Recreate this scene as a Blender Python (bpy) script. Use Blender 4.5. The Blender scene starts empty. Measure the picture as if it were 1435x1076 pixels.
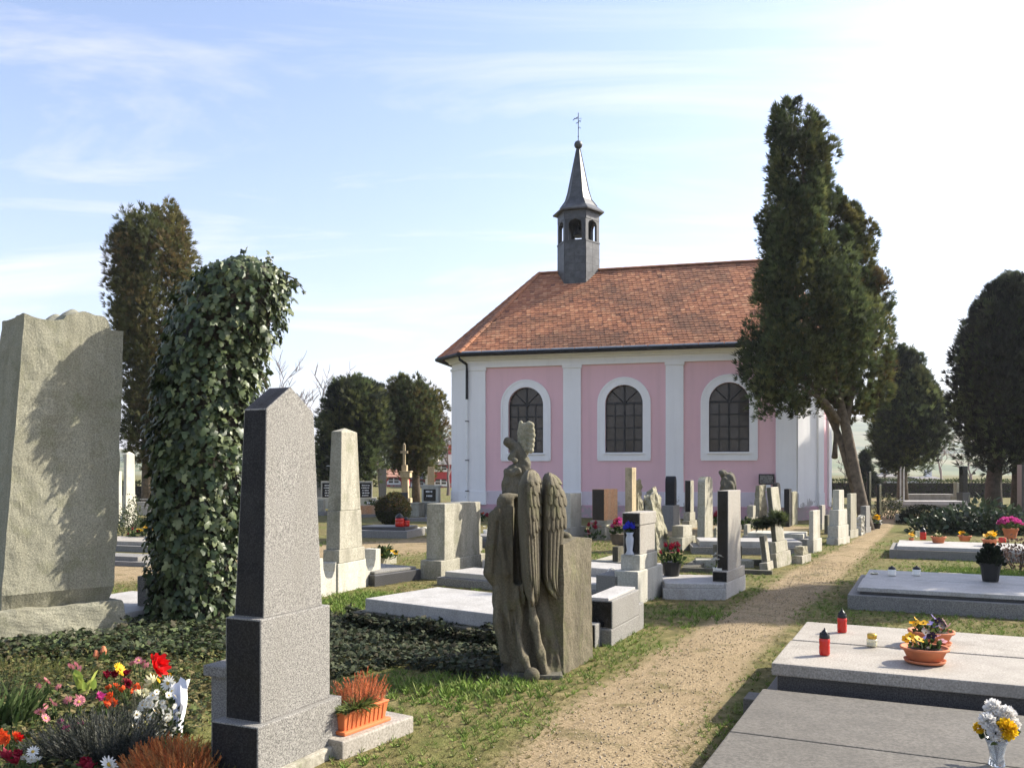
import bpy, bmesh, math, random
import numpy as np
from mathutils import Vector, Matrix, noise as mnoise
random.seed(7); RNG = np.random.default_rng(11)
R = math.radians
scene = bpy.context.scene
COL = scene.collection
# ------------------------------------------------------------------ camera, sky, sun, exposure
F, CX, V0, H = 1230.0, 717.5, 661.0, 1.6           # focal length (px of the 1435 px photo), centre, horizon, eye height
cam = bpy.data.cameras.new('camera'); camo = bpy.data.objects.new('camera', cam); COL.objects.link(camo)
camo.location = (0, 0, H); camo.rotation_euler = (R(90), 0, 0)
cam.sensor_width = 36; cam.lens = 36*F/1435; cam.shift_y = (V0-538)/1435
cam.clip_start = 0.05; cam.clip_end = 8000
scene.camera = camo
SUN_AZ, SUN_EL = 71.0, 36.0                        # azimuth from +Y towards +X
sx, sy = math.sin(R(SUN_AZ)), math.cos(R(SUN_AZ))
sun = bpy.data.lights.new('sun', 'SUN'); sun.energy = 3.0; sun.angle = R(0.55); sun.color = (1.0, .93, .80)
suno = bpy.data.objects.new('sun', sun); COL.objects.link(suno)
sdir = Vector((sx*math.cos(R(SUN_EL)), sy*math.cos(R(SUN_EL)), math.sin(R(SUN_EL))))
suno.rotation_euler = sdir.to_track_quat('Z', 'Y').to_euler(); suno.location = (40, 20, 40)
world = bpy.data.worlds.new('World'); scene.world = world; world.use_nodes = True
wn = world.node_tree; wn.nodes.clear()
def wnode(t, **kw):
    n = wn.nodes.new(t)
    for k, v in kw.items(): setattr(n, k, v)
    return n
sky = wnode('ShaderNodeTexSky', sky_type='NISHITA', sun_disc=False, sun_elevation=R(SUN_EL), sun_rotation=R(SUN_AZ),
            altitude=200, air_density=1.0, dust_density=2.4, ozone_density=3.0)
tc = wnode('ShaderNodeTexCoord'); sep = wnode('ShaderNodeSeparateXYZ'); wn.links.new(tc.outputs['Generated'], sep.inputs[0])
def wm(op, a, b=None, c=None):
    n = wnode('ShaderNodeMath', operation=op)
    for i, q in enumerate((a, b, c)):
        if q is None: continue
        if isinstance(q, (int, float)): n.inputs[i].default_value = q
        else: wn.links.new(q, n.inputs[i])
    return n.outputs[0]
den = wm('ADD', wm('MAXIMUM', sep.outputs[2], 0.0), 0.16)
comb = wnode('ShaderNodeCombineXYZ')
wn.links.new(wm('DIVIDE', sep.outputs[0], den), comb.inputs[0]); wn.links.new(wm('DIVIDE', sep.outputs[1], den), comb.inputs[1])
mp = wnode('ShaderNodeMapping'); mp.inputs['Rotation'].default_value = (0, 0, R(38)); mp.inputs['Scale'].default_value = (.8, 2.1, 1)
wn.links.new(comb.outputs[0], mp.inputs[0])
nz = wnode('ShaderNodeTexNoise'); nz.inputs['Scale'].default_value = 1.05; nz.inputs['Detail'].default_value = 7
nz.inputs['Roughness'].default_value = .62; nz.inputs['Distortion'].default_value = .9
wn.links.new(mp.outputs[0], nz.inputs['Vector'])
rp = wnode('ShaderNodeValToRGB'); rp.color_ramp.elements[0].position = .47; rp.color_ramp.elements[1].position = .76
rp.color_ramp.elements[0].color = (0,)*3+(1,); rp.color_ramp.elements[1].color = (.62,)*3+(1,)
wn.links.new(nz.outputs[0], rp.inputs[0])
veil = wm('POWER', 2.718, wm('MULTIPLY', wm('MAXIMUM', sep.outputs[2], 0.0), -5.2))      # milky air low over the horizon, all round
fac = wm('MINIMUM', wm('ADD', rp.outputs[0], wm('MULTIPLY', veil, .68)), .92)
mixc = wnode('ShaderNodeMixRGB'); wn.links.new(fac, mixc.inputs[0]); wn.links.new(sky.outputs[0], mixc.inputs[1])
mixc.inputs[2].default_value = (4.3, 4.25, 4.3, 1)
bg = wnode('ShaderNodeBackground'); bg.inputs['Strength'].default_value = 0.084
tint = wnode('ShaderNodeMixRGB', blend_type='MULTIPLY'); tint.inputs[0].default_value = 1; tint.inputs[2].default_value = (1.02, .985, 1.0, 1)
wn.links.new(mixc.outputs[0], tint.inputs[1]); wn.links.new(tint.outputs[0], bg.inputs[0])
wo = wnode('ShaderNodeOutputWorld'); wn.links.new(bg.outputs[0], wo.inputs[0])
scene.view_settings.view_transform = 'Standard'; scene.view_settings.look = 'None'
scene.view_settings.exposure = 1.8; scene.view_settings.gamma = 1
scene.render.engine = 'CYCLES'
scene.cycles.use_denoising = True
scene.cycles.max_bounces = 6; scene.cycles.diffuse_bounces = 3; scene.cycles.transparent_max_bounces = 6
# ------------------------------------------------------------------ pixel <-> place helpers
def G(u, v, z=0.0):
    Y = F*(H-z)/(v-V0); return Vector(((u-CX)*Y/F, Y, z))
def Zat(v, Y): return H + (V0-v)*Y/F
def Xat(u, Y): return (u-CX)*Y/F
# ------------------------------------------------------------------ materials
MATS = {}
def newmat(name):
    m = bpy.data.materials.new(name); m.use_nodes = True; MATS[name] = m
    nt = m.node_tree; b = nt.nodes['Principled BSDF']
    return m, nt, b
def nd(nt, t, ins=None, **kw):
    n = nt.nodes.new(t)
    for k, v in kw.items(): setattr(n, k, v)
    for k, v in (ins or {}).items():
        if isinstance(v, bpy.types.NodeSocket): nt.links.new(v, n.inputs[k])
        else: n.inputs[k].default_value = v
    return n
def c4(c): return (c[0], c[1], c[2], 1)
def coords(nt, scale=(1,1,1), world_space=False):
    t = nd(nt, 'ShaderNodeTexCoord')
    if world_space:
        g = nd(nt, 'ShaderNodeNewGeometry'); src = g.outputs['Position']
    else:
        oi = nd(nt, 'ShaderNodeObjectInfo')
        a = nd(nt, 'ShaderNodeVectorMath', operation='SCALE', ins={0: (13.7, 7.9, 5.3)}); nt.links.new(oi.outputs['Random'], a.inputs['Scale'])
        s = nd(nt, 'ShaderNodeVectorMath', operation='ADD', ins={0: t.outputs['Object'], 1: a.outputs[0]}); src = s.outputs[0]
    mp = nd(nt, 'ShaderNodeMapping', ins={0: src}); mp.inputs['Scale'].default_value = scale
    return mp.outputs[0]
def ramp(nt, fac, stops):
    r = nd(nt, 'ShaderNodeValToRGB', ins={0: fac}); e = r.color_ramp.elements
    while len(e) < len(stops): e.new(.5)
    for q, (p, c) in zip(e, stops): q.position = p; q.color = c4(c) if len(c) == 3 else c
    return r.outputs[0]
def mix(nt, fac, a, b, mode='MIX'):
    n = nd(nt, 'ShaderNodeMixRGB', blend_type=mode)
    for i, q in enumerate((fac, a, b)):
        if isinstance(q, bpy.types.NodeSocket): nt.links.new(q, n.inputs[i])
        elif i == 0: n.inputs[0].default_value = q
        else: n.inputs[i].default_value = c4(q)
    return n.outputs[0]
def noise(nt, vec, scale, detail=3, rough=.55, dist=0):
    n = nd(nt, 'ShaderNodeTexNoise', ins={'Vector': vec, 'Scale': scale, 'Detail': detail, 'Roughness': rough, 'Distortion': dist})
    return n.outputs[0]
def bump(nt, b, h, strength=.3, dist=.01):
    n = nd(nt, 'ShaderNodeBump', ins={'Height': h, 'Strength': strength, 'Distance': dist}); nt.links.new(n.outputs[0], b.inputs['Normal'])
def stone(name, lo, hi, stain=(.08,.08,.06), stain_amt=.45, scale=90, rough=.85, bmp=.35, spec=.3, moss=0.0, streak=True):
    m, nt, b = newmat(name)
    v = coords(nt)
    sp = noise(nt, v, scale, 2, .7)
    mid = tuple((a+c)/2 for a, c in zip(lo, hi))
    col = ramp(nt, sp, [(.34, lo), (.5, mid), (.66, hi)])
    vs = coords(nt, (1.6, 1.6, .35)) if streak else v
    st = noise(nt, vs, 2.6, 5, .65, .4)
    sf = ramp(nt, st, [(.42, (0,0,0)), (.74, (stain_amt,)*3)])
    col = mix(nt, sf, col, stain)
    big = noise(nt, v, 1.3, 3, .5)
    col = mix(nt, ramp(nt, big, [(.35, (.0,)*3), (.7, (.35,)*3)]), col, mid)
    if moss:
        ms = noise(nt, v, 4.5, 5, .7)
        col = mix(nt, ramp(nt, ms, [(.52, (0,0,0)), (.68, (moss,)*3)]), col, (.10, .11, .035))
    nt.links.new(col, b.inputs['Base Color']); b.inputs['Roughness'].default_value = rough
    b.inputs['Specular IOR Level'].default_value = spec
    fine = noise(nt, v, 38, 5, .7)
    bump(nt, b, fine, bmp, .012)
    return m
stone('granite', (.055,.053,.05), (.36,.345,.315), (.15,.14,.115), .4, 140, .8, .2)
stone('granite_dark', (.012,.012,.014), (.10,.098,.10), (.02,.02,.02), .4, 110, .35, .1, .5)
stone('granite_slab', (.08,.073,.06), (.17,.155,.13), (.06,.055,.045), .5, 60, .62, .12)
stone('granite_pale', (.29,.28,.265), (.51,.49,.46), (.19,.175,.145), .55, 70, .55, .1)
stone('granite_rose', (.21,.19,.16), (.46,.42,.36), (.13,.115,.09), .6, 80, .6, .1)
stone('limestone', (.25,.235,.185), (.44,.415,.335), (.11,.10,.07), .75, 45, .9, .3, moss=.35)
stone('limestone_white', (.36,.345,.29), (.54,.52,.45), (.17,.155,.11), .65, 50, .9, .25, moss=.2)
stone('sandstone', (.36,.29,.18), (.56,.46,.30), (.12,.10,.06), .6, 40, .95, .5, moss=.4)
stone('statue_stone', (.085,.073,.046), (.19,.165,.112), (.022,.019,.013), .9, 70, .92, .55, moss=.45)
stone('statue_dark', (.07,.065,.05), (.17,.155,.115), (.03,.03,.022), .7, 60, .9, .5, moss=.3)
stone('rough_stone', (.22,.205,.14), (.42,.39,.29), (.09,.085,.05), .7, 40, .95, .8, moss=.5, streak=False)
stone('hewn_granite', (.16,.155,.115), (.36,.345,.26), (.12,.11,.07), .5, 75, .95, .45, moss=.3)
stone('concrete', (.27,.25,.20), (.44,.41,.34), (.10,.095,.06), .65, 35, .95, .5, moss=.5)
stone('granite_red', (.24,.10,.04), (.62,.33,.16), (.42,.36,.26), .55, 35, .45, .08)
stone('granite_brown', (.20,.185,.16), (.42,.39,.34), (.22,.18,.13), .4, 60, .75, .15)
def polished(name, c, rough=.16, spec=.5):
    m, nt, b = newmat(name); v = coords(nt)
    col = ramp(nt, noise(nt, v, 120, 2), [(.4, tuple(x*.5 for x in c)), (.7, tuple(x*1.8 for x in c))])
    nt.links.new(col, b.inputs['Base Color']); 
    rr = ramp(nt, noise(nt, v, 6, 4), [(.3, (rough,)*3), (.8, (rough*2.4,)*3)]); nt.links.new(rr, b.inputs['Roughness'])
    b.inputs['Specular IOR Level'].default_value = spec
    return m
polished('black_granite', (.009,.009,.010), .14, .35)
polished('dark_and_shade_granite', (.020,.019,.020), .35, .2)  # near-black stone; on the obelisk it is shade painted onto the end faces
def plain(name, c, rough=.6, metal=0, var=.15, scale=8, bmp=.1, spec=.4, sub=0):
    m, nt, b = newmat(name); v = coords(nt)
    n = noise(nt, v, scale, 4, .6)
    col = ramp(nt, n, [(.3, tuple(x*(1-var) for x in c)), (.7, tuple(min(1, x*(1+var)) for x in c))])
    nt.links.new(col, b.inputs['Base Color']); b.inputs['Roughness'].default_value = rough; b.inputs['Metallic'].default_value = metal
    b.inputs['Specular IOR Level'].default_value = spec
    if bmp: bump(nt, b, noise(nt, v, scale*6, 3), bmp, .005)
    return m
plain('terracotta', (.52,.17,.075), .75, var=.2); plain('terracotta_plastic', (.60,.17,.06), .45, var=.08)
plain('soil', (.035,.025,.018), .95, bmp=.8, scale=30); plain('black_plastic', (.012,.012,.012), .5)
plain('iron', (.022,.022,.023), .5, .6); plain('metal_dark', (.03,.03,.032), .35, .5); plain('gold', (.65,.42,.08), .3, .9)
plain('zinc', (.42,.43,.42), .45, .6, var=.2); plain('white_paint', (.80,.80,.78), .6, var=.05)
plain('letter', (.55,.53,.48), .6); plain('white_cloth', (.78,.78,.84), .7, var=.05)
plain('bark', (.115,.09,.065), .95, var=.45, scale=9, bmp=1.0); plain('bark_dark', (.05,.042,.034), .95, var=.4, scale=9, bmp=1.0)
plain('twig', (.17,.135,.125), .9, var=.25, bmp=0); plain('twig_warm', (.26,.19,.18), .9, var=.2, bmp=0)
plain('ivory', (.85,.83,.75), .4, var=.05)
def glassy(name, c, rough=.12, trans=.6):
    m, nt, b = newmat(name); b.inputs['Base Color'].default_value = c4(c); b.inputs['Roughness'].default_value = rough
    b.inputs['Transmission Weight'].default_value = trans; b.inputs['Specular IOR Level'].default_value = .5
    return m
glassy('red_glass', (.62,.022,.012), .18, .25); glassy('clear_glass', (.85,.82,.62), .1, .55); glassy('vase_glass', (.75,.8,.85), .12, .75)
glassy('vase_blue', (.50,.53,.60), .25, .1)
def colattr(name, rough=.7, trans=.25, spec=.25, sheen=0):      # colour of every leaf / blade / petal is stored on the mesh
    m, nt, b = newmat(name)
    a = nd(nt, 'ShaderNodeAttribute', attribute_name='col')
    nt.links.new(a.outputs['Color'], b.inputs['Base Color']); b.inputs['Roughness'].default_value = rough
    b.inputs['Specular IOR Level'].default_value = spec
    if trans:
        tr = nd(nt, 'ShaderNodeBsdfTranslucent', ins={0: a.outputs['Color']})
        mx = nd(nt, 'ShaderNodeMixShader', ins={0: trans, 1: b.outputs[0], 2: tr.outputs[0]})
        nt.links.new(mx.outputs[0], nt.nodes['Material Output'].inputs[0])
    return m
colattr('foliage', .75, .36); colattr('ivy_leaf', .42, .2, .36); colattr('cover_leaf', .7, .15, .2); colattr('grass', .8, .2); colattr('petal', .6, .3)
def stucco(name, c, dirt, dirt_amt=.25):
    m, nt, b = newmat(name); v = coords(nt, world_space=True)
    n1 = noise(nt, v, .55, 5, .6); n2 = noise(nt, v, 5, 4, .6)
    col = mix(nt, ramp(nt, n1, [(.4, (0,)*3), (.75, (dirt_amt,)*3)]), c, dirt)
    col = mix(nt, ramp(nt, n2, [(.5, (0,)*3), (.8, (dirt_amt*.6,)*3)]), col, tuple(x*.8 for x in c))
    g = nd(nt, 'ShaderNodeNewGeometry'); sp = nd(nt, 'ShaderNodeSeparateXYZ', ins={0: g.outputs['Position']})
    low = nd(nt, 'ShaderNodeMapRange', ins={0: sp.outputs[2], 1: 1.5, 2: .2, 3: -.28, 4: .12})          # rising damp and flaked paint near the ground
    fl = nd(nt, 'ShaderNodeMath', operation='ADD', ins={0: noise(nt, v, 2.4, 6, .68, .6), 1: low.outputs[0]})
    col = mix(nt, ramp(nt, fl.outputs[0], [(.56, (0,)*3), (.60, (.8,)*3)]), col, (.36,.33,.31))
    vs = nd(nt, 'ShaderNodeMapping', ins={0: v}); vs.inputs['Scale'].default_value = (2.2, 2.2, .12)
    col = mix(nt, ramp(nt, noise(nt, vs.outputs[0], 1.6, 5, .6), [(.5, (0,)*3), (.75, (.28,)*3)]), col, tuple(x*.72 for x in c))
    nt.links.new(col, b.inputs['Base Color']); b.inputs['Roughness'].default_value = .92; b.inputs['Specular IOR Level'].default_value = .2
    bump(nt, b, noise(nt, v, 28, 5, .7), .25, .008)
    return m
stucco('pink_plaster', (.78,.50,.53), (.64,.45,.46)); stucco('white_plaster', (.86,.845,.835), (.64,.61,.59))
stucco('plinth_pink', (.56,.33,.38), (.38,.25,.25), .5); stucco('red_plaster', (.50,.07,.075), (.4,.09,.08)); stucco('cream_plaster', (.62,.55,.42), (.5,.42,.3))
stucco('plinth_pale', (.70,.60,.64), (.40,.36,.36), .55)
def tile_mat():
    m, nt, b = newmat('roof_tile'); a = nd(nt, 'ShaderNodeAttribute', attribute_name='var'); v = coords(nt, world_space=True)
    col = ramp(nt, a.outputs['Fac'], [(0, (.19,.082,.05)), (.35, (.36,.145,.075)), (.7, (.46,.20,.10)), (1, (.55,.28,.15))])
    big = noise(nt, v, .42, 5, .65, .6)
    col = mix(nt, ramp(nt, big, [(.44, (0,)*3), (.62, (.8,)*3)]), col, (.17,.09,.055))
    nt.links.new(col, b.inputs['Base Color']); b.inputs['Roughness'].default_value = .8; b.inputs['Specular IOR Level'].default_value = .3
    bump(nt, b, noise(nt, v, 30, 3), .3, .01)
tile_mat()
plain('slate', (.075,.078,.082), .5, .25, var=.35, scale=5, bmp=.2); plain('slate_edge', (.05,.052,.055), .5, .3, var=.2)
plain('pane', (.05,.038,.029), .22, var=.35, scale=3, bmp=.05, spec=.5); plain('muntin', (.014,.013,.013), .5)
plain('grey_roof', (.16,.15,.145), .8, var=.3); plain('far_roof', (.30,.15,.10), .85, var=.3)
# ------------------------------------------------------------------ mesh builder
class MB:
    def __init__(s): s.v = []; s.f = []; s.m = []
    def poly(s, pts, m=0):
        i = len(s.v); s.v += [tuple(p) for p in pts]; s.f.append(tuple(range(i, i+len(pts)))); s.m.append(m)
    def box(s, x0, x1, y0, y1, z0, z1, tx=0, ty=0, m=0, my=None, mt=None, ox=0, oy=0):
        """box whose top is inset by tx, ty on every side and shifted by ox, oy; my = material of the +-y faces, mt of the top"""
        i = len(s.v)
        s.v += [(x0,y0,z0),(x1,y0,z0),(x1,y1,z0),(x0,y1,z0),
                (x0+tx+ox,y0+ty+oy,z1),(x1-tx+ox,y0+ty+oy,z1),(x1-tx+ox,y1-ty+oy,z1),(x0+tx+ox,y1-ty+oy,z1)]
        my = m if my is None else my; mt = m if mt is None else mt
        for q, mm in (((0,3,2,1),m),((4,5,6,7),mt),((0,1,5,4),my),((1,2,6,5),m),((2,3,7,6),my),((3,0,4,7),m)):
            s.f.append(tuple(i+k for k in q)); s.m.append(mm)
        return s
    def prism(s, pts, fn, a, b, m=0, mcap=None):
        """2-D polygon extruded from a to b; fn(p, q, t) -> xyz"""
        n = len(pts); i = len(s.v); mcap = m if mcap is None else mcap
        s.v += [tuple(fn(p, q, a)) for p, q in pts] + [tuple(fn(p, q, b)) for p, q in pts]
        s.f.append(tuple(i+k for k in range(n))); s.m.append(mcap)
        s.f.append(tuple(i+n+k for k in reversed(range(n)))); s.m.append(mcap)
        for k in range(n):
            k2 = (k+1) % n; s.f.append((i+k, i+n+k, i+n+k2, i+k2)); s.m.append(m)
        return s
    def lathe(s, prof, seg=16, c=(0,0,0), m=0, sx=1, sy=1, close=True):
        i = len(s.v); n = len(prof)
        for r, z in prof:
            for k in range(seg):
                a = 2*math.pi*k/seg; s.v.append((c[0]+sx*r*math.cos(a), c[1]+sy*r*math.sin(a), c[2]+z))
        for j in range(n-1):
            for k in range(seg):
                k2 = (k+1) % seg; s.f.append((i+j*seg+k, i+j*seg+k2, i+(j+1)*seg+k2, i+(j+1)*seg+k)); s.m.append(m)
        if close:
            s.f.append(tuple(i+k for k in reversed(range(seg)))); s.m.append(m)
            s.f.append(tuple(i+(n-1)*seg+k for k in range(seg))); s.m.append(m)
        return s
    def tube(s, pts, rad, seg=6, m=0):
        i = len(s.v); n = len(pts); pts = [Vector(p) for p in pts]
        if not hasattr(rad, '__len__'): rad = [rad]*n
        for j, p in enumerate(pts):
            t = (pts[min(j+1, n-1)]-pts[max(j-1, 0)]).normalized()
            u = t.orthogonal().normalized() if abs(t.z) > .95 else t.cross(Vector((0,0,1))).normalized()
            w = t.cross(u)
            for k in range(seg):
                a = 2*math.pi*k/seg; q = p + (u*math.cos(a)+w*math.sin(a))*rad[j]; s.v.append(tuple(q))
        for j in range(n-1):
            for k in range(seg):
                k2 = (k+1) % seg; s.f.append((i+j*seg+k, i+j*seg+k2, i+(j+1)*seg+k2, i+(j+1)*seg+k)); s.m.append(m)
        s.f.append(tuple(i+k for k in reversed(range(seg)))); s.m.append(m)
        s.f.append(tuple(i+(n-1)*seg+k for k in range(seg))); s.m.append(m)
        return s
    def loft(s, rings, m=0):
        i = len(s.v); n = len(rings[0])
        for r in rings: s.v += [tuple(p) for p in r]
        for j in range(len(rings)-1):
            for k in range(n):
                k2 = (k+1) % n; s.f.append((i+j*n+k, i+j*n+k2, i+(j+1)*n+k2, i+(j+1)*n+k)); s.m.append(m)
        s.f.append(tuple(i+k for k in reversed(range(n)))); s.m.append(m)
        e = i+(len(rings)-1)*n; s.f.append(tuple(e+k for k in range(n))); s.m.append(m)
        return s
    def mesh(s, name, mats, bevel=0, smooth=False):
        me = bpy.data.meshes.new(name); me.from_pydata(s.v, [], s.f)
        if not isinstance(mats, (list, tuple)): mats = [mats]
        for q in mats: me.materials.append(MATS[q] if isinstance(q, str) else q)
        me.polygons.foreach_set('material_index', s.m)
        bm = bmesh.new(); bm.from_mesh(me); bmesh.ops.recalc_face_normals(bm, faces=bm.faces)
        if bevel:
            ed = [e for e in bm.edges if len(e.link_faces) == 2 and e.calc_face_angle(0) > .5]
            bmesh.ops.bevel(bm, geom=ed, offset=bevel, segments=2, profile=.6, affect='EDGES', clamp_overlap=True)
        bm.to_mesh(me); bm.free()
        if smooth: me.polygons.foreach_set('use_smooth', [True]*len(me.polygons))
        me.update(); return me
    def build(s, name, mats, parent=None, bevel=0, smooth=False):
        return link(name, s.mesh(name, mats, bevel, smooth), parent)
def link(name, me, parent=None):
    o = bpy.data.objects.new(name, me); COL.objects.link(o)
    if parent is not None: o.parent = parent
    return o
def tag(o, label=None, cat=None, group=None, kind=None):
    if label: o['label'] = label
    if cat: o['category'] = cat
    if group: o['group'] = group
    if kind: o['kind'] = kind
    return o
def thing(name, label, cat, loc=(0,0,0), rz=0, group=None, lean=(0,0)):
    o = bpy.data.objects.new(name, None); COL.objects.link(o); o.empty_display_size = .2
    o.location = loc
    o.rotation_euler = (Matrix.Rotation(rz, 3, 'Z') @ Matrix.Rotation(lean[1], 3, 'Y') @ Matrix.Rotation(lean[0], 3, 'X')).to_euler()
    return tag(o, label, cat, group)
def rough_mesh(name, fn, mat, div=10, amp=.03, freq=3.0, seed=0, smooth=False):
    """unit box (x,y in -.5...5, z 0..1) subdivided, mapped by fn and roughened like split stone"""
    bm = bmesh.new(); bmesh.ops.create_cube(bm, size=1)
    bmesh.ops.subdivide_edges(bm, edges=bm.edges[:], cuts=div, use_grid_fill=True)
    bm.normal_update()
    for v in bm.verts:
        p = Vector(fn(v.co.x, v.co.y, v.co.z+.5)); q = p*freq + Vector((seed*3.1, seed*1.7, seed))
        n = v.normal
        d = mnoise.fractal(q, .8, 2.0, 4)*amp + mnoise.noise(q*4)*amp*.35
        p += n*d; v.co = p
    me = bpy.data.meshes.new(name); bm.to_mesh(me); bm.free(); me.materials.append(MATS[mat])
    if smooth: me.polygons.foreach_set('use_smooth', [True]*len(me.polygons))
    return me
# many copies of a small template in ONE mesh (grass, leaves): tv (n,3), tf list of equal-size faces, basis (N,3,3), pos (N,3), col (N,3)
def scatter_mesh(name, tv, tf, basis, pos, col, mat, tcol=None):
    tv = np.asarray(tv, float); tf = np.asarray(tf, int); N, n = len(pos), len(tv); k = tf.shape[1]
    V = np.einsum('nij,vj->nvi', basis, tv) + pos[:, None, :]
    Fc = tf[None] + (np.arange(N)*n)[:, None, None]
    me = bpy.data.meshes.new(name)
    me.vertices.add(N*n); me.vertices.foreach_set('co', V.reshape(-1).astype(np.float32))
    nf = N*len(tf); me.loops.add(nf*k); me.polygons.add(nf)
    me.loops.foreach_set('vertex_index', Fc.reshape(-1).astype(np.int32))
    me.polygons.foreach_set('loop_start', (np.arange(nf)*k).astype(np.int32))
    me.polygons.foreach_set('loop_total', np.full(nf, k, np.int32))
    C = np.ones((N, n, 4)); C[:, :, :3] = col[:, None, :]
    if tcol is not None: C[:, :, :3] *= np.asarray(tcol)[None]
    at = me.color_attributes.new('col', 'FLOAT_COLOR', 'POINT'); at.data.foreach_set('color', C.reshape(-1).astype(np.float32))
    me.materials.append(MATS[mat]); me.update(calc_edges=True); me.validate()
    return me
def nrm(a): return a/np.maximum(np.linalg.norm(a, axis=-1, keepdims=True), 1e-9)
def basis_from(dirs, up=None, roll=None, size=1.0):
    """columns: side, along(dir), normal"""
    d = nrm(np.asarray(dirs, float)); N = len(d)
    up = np.tile([0, 0, 1.0], (N, 1)) if up is None else up
    s = np.cross(d, up); bad = np.linalg.norm(s, axis=1) < 1e-3; s[bad] = [1, 0, 0]; s = nrm(s); n = np.cross(s, d)
    if roll is not None:
        c, q = np.cos(roll)[:, None], np.sin(roll)[:, None]; s, n = s*c+n*q, n*c-s*q
    B = np.stack([s, d, n], axis=2)
    return B*np.broadcast_to(np.asarray(size, float).reshape(-1, 1, 1), (N, 1, 1))
def pick(cols, N, w=None, jit=.15):
    c = np.asarray(cols, float); i = RNG.choice(len(c), N, p=w)
    return c[i]*(1+RNG.uniform(-jit, jit, (N, 1)))
def vnoise(x, y, seed=0):                        # smooth value noise, vectorised
    x = np.asarray(x, float); y = np.asarray(y, float)
    xi, yi = np.floor(x).astype(int), np.floor(y).astype(int); fx, fy = x-xi, y-yi
    fx, fy = fx*fx*(3-2*fx), fy*fy*(3-2*fy)
    def h(i, j):
        n = (i*374761393 + j*668265263 + seed*974711) & 0xffffffff
        n = ((n ^ (n >> 13))*1274126177) & 0xffffffff
        return ((n ^ (n >> 16)) & 0xffff)/65535.0
    return (h(xi,yi)*(1-fx)+h(xi+1,yi)*fx)*(1-fy)+(h(xi,yi+1)*(1-fx)+h(xi+1,yi+1)*fx)*fy
def fbm(x, y, seed=0):
    return .5*vnoise(x,y,seed)+.27*vnoise(x*2.1,y*2.1,seed+1)+.15*vnoise(x*4.3,y*4.3,seed+2)+.08*vnoise(x*8.7,y*8.7,seed+3)
def surface_nets(f, lo, hi, h):
    ax = [np.arange(lo[i], hi[i]+h, h) for i in range(3)]
    P = np.stack(np.meshgrid(*ax, indexing='ij'), -1); V = f(P); ins = V < 0
    nx, ny, nzz = V.shape; S = np.zeros((nx-1, ny-1, nzz-1, 3)); Cn = np.zeros((nx-1, ny-1, nzz-1))
    cor = [(i,j,k) for i in (0,1) for j in (0,1) for k in (0,1)]
    def sl(c): return tuple(slice(c[q], V.shape[q]-1+c[q]) for q in range(3))
    for a in cor:
        for q in range(3):
            if a[q]: continue
            b = list(a); b[q] = 1; b = tuple(b)
            va, vb = V[sl(a)], V[sl(b)]; cr = (va < 0) != (vb < 0); t = np.where(cr, va/np.where(cr, va-vb, 1), 0)
            p = np.zeros(S.shape) + np.array(a, float); p[..., q] += t
            S += p*cr[..., None]; Cn += cr
    act = Cn > 0; idx = -np.ones(Cn.shape, int); idx[act] = np.arange(act.sum())
    ii = np.argwhere(act); verts = np.array(lo) + h*(ii + S[act]/Cn[act][:, None]); faces = []
    for q in range(3):
        u, w = (q+1) % 3, (q+2) % 3
        s1 = [slice(None)]*3; s2 = [slice(None)]*3; s1[q] = slice(0, -1); s2[q] = slice(1, None)
        A, B = ins[tuple(s1)], ins[tuple(s2)]; E = np.argwhere(A != B)
        ok = (E[:, u] > 0) & (E[:, w] > 0) & (E[:, u] < V.shape[u]-1) & (E[:, w] < V.shape[w]-1); E = E[ok]
        quad = []
        for du, dw in ((1,1),(0,1),(0,0),(1,0)):
            c = E.copy(); c[:, u] -= du; c[:, w] -= dw; quad.append(idx[c[:,0], c[:,1], c[:,2]])
        Q = np.stack(quad, 1); fl = ~A[E[:,0], E[:,1], E[:,2]]; Q[fl] = Q[fl][:, ::-1]; faces.append(Q)
    return verts, np.concatenate(faces)
def caps_sdf(caps, k=.03, extra=None):
    """smooth union of tapered capsules ((p0, r0), (p1, r1))"""
    def f(P):
        acc = None
        for (a, ra), (b, rb) in caps:
            a = np.array(a); b = np.array(b); ab = b-a; t = np.clip(((P-a)@ab)/max(ab@ab, 1e-9), 0, 1)
            d = np.linalg.norm(P-(a+t[..., None]*ab), axis=-1) - (ra+(rb-ra)*t)
            if acc is None: acc = d
            else:
                hh = np.clip(.5+.5*(acc-d)/k, 0, 1); acc = acc*(1-hh)+d*hh - k*hh*(1-hh)
        if extra is not None: acc = extra(P, acc)
        return acc
    return f
def sdf_mesh(name, f, lo, hi, h, mat, smooth=True):
    v, q = surface_nets(f, lo, hi, h); me = bpy.data.meshes.new(name)
    me.from_pydata(v.tolist(), [], q.tolist()); me.materials.append(MATS[mat])
    bm = bmesh.new(); bm.from_mesh(me); bmesh.ops.recalc_face_normals(bm, faces=bm.faces); bm.to_mesh(me); bm.free()
    if smooth: me.polygons.foreach_set('use_smooth', [True]*len(me.polygons))
    return me
def chain(*pts): return [((p[:3], p[3]), (q[:3], q[3])) for p, q in zip(pts[:-1], pts[1:])]
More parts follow.
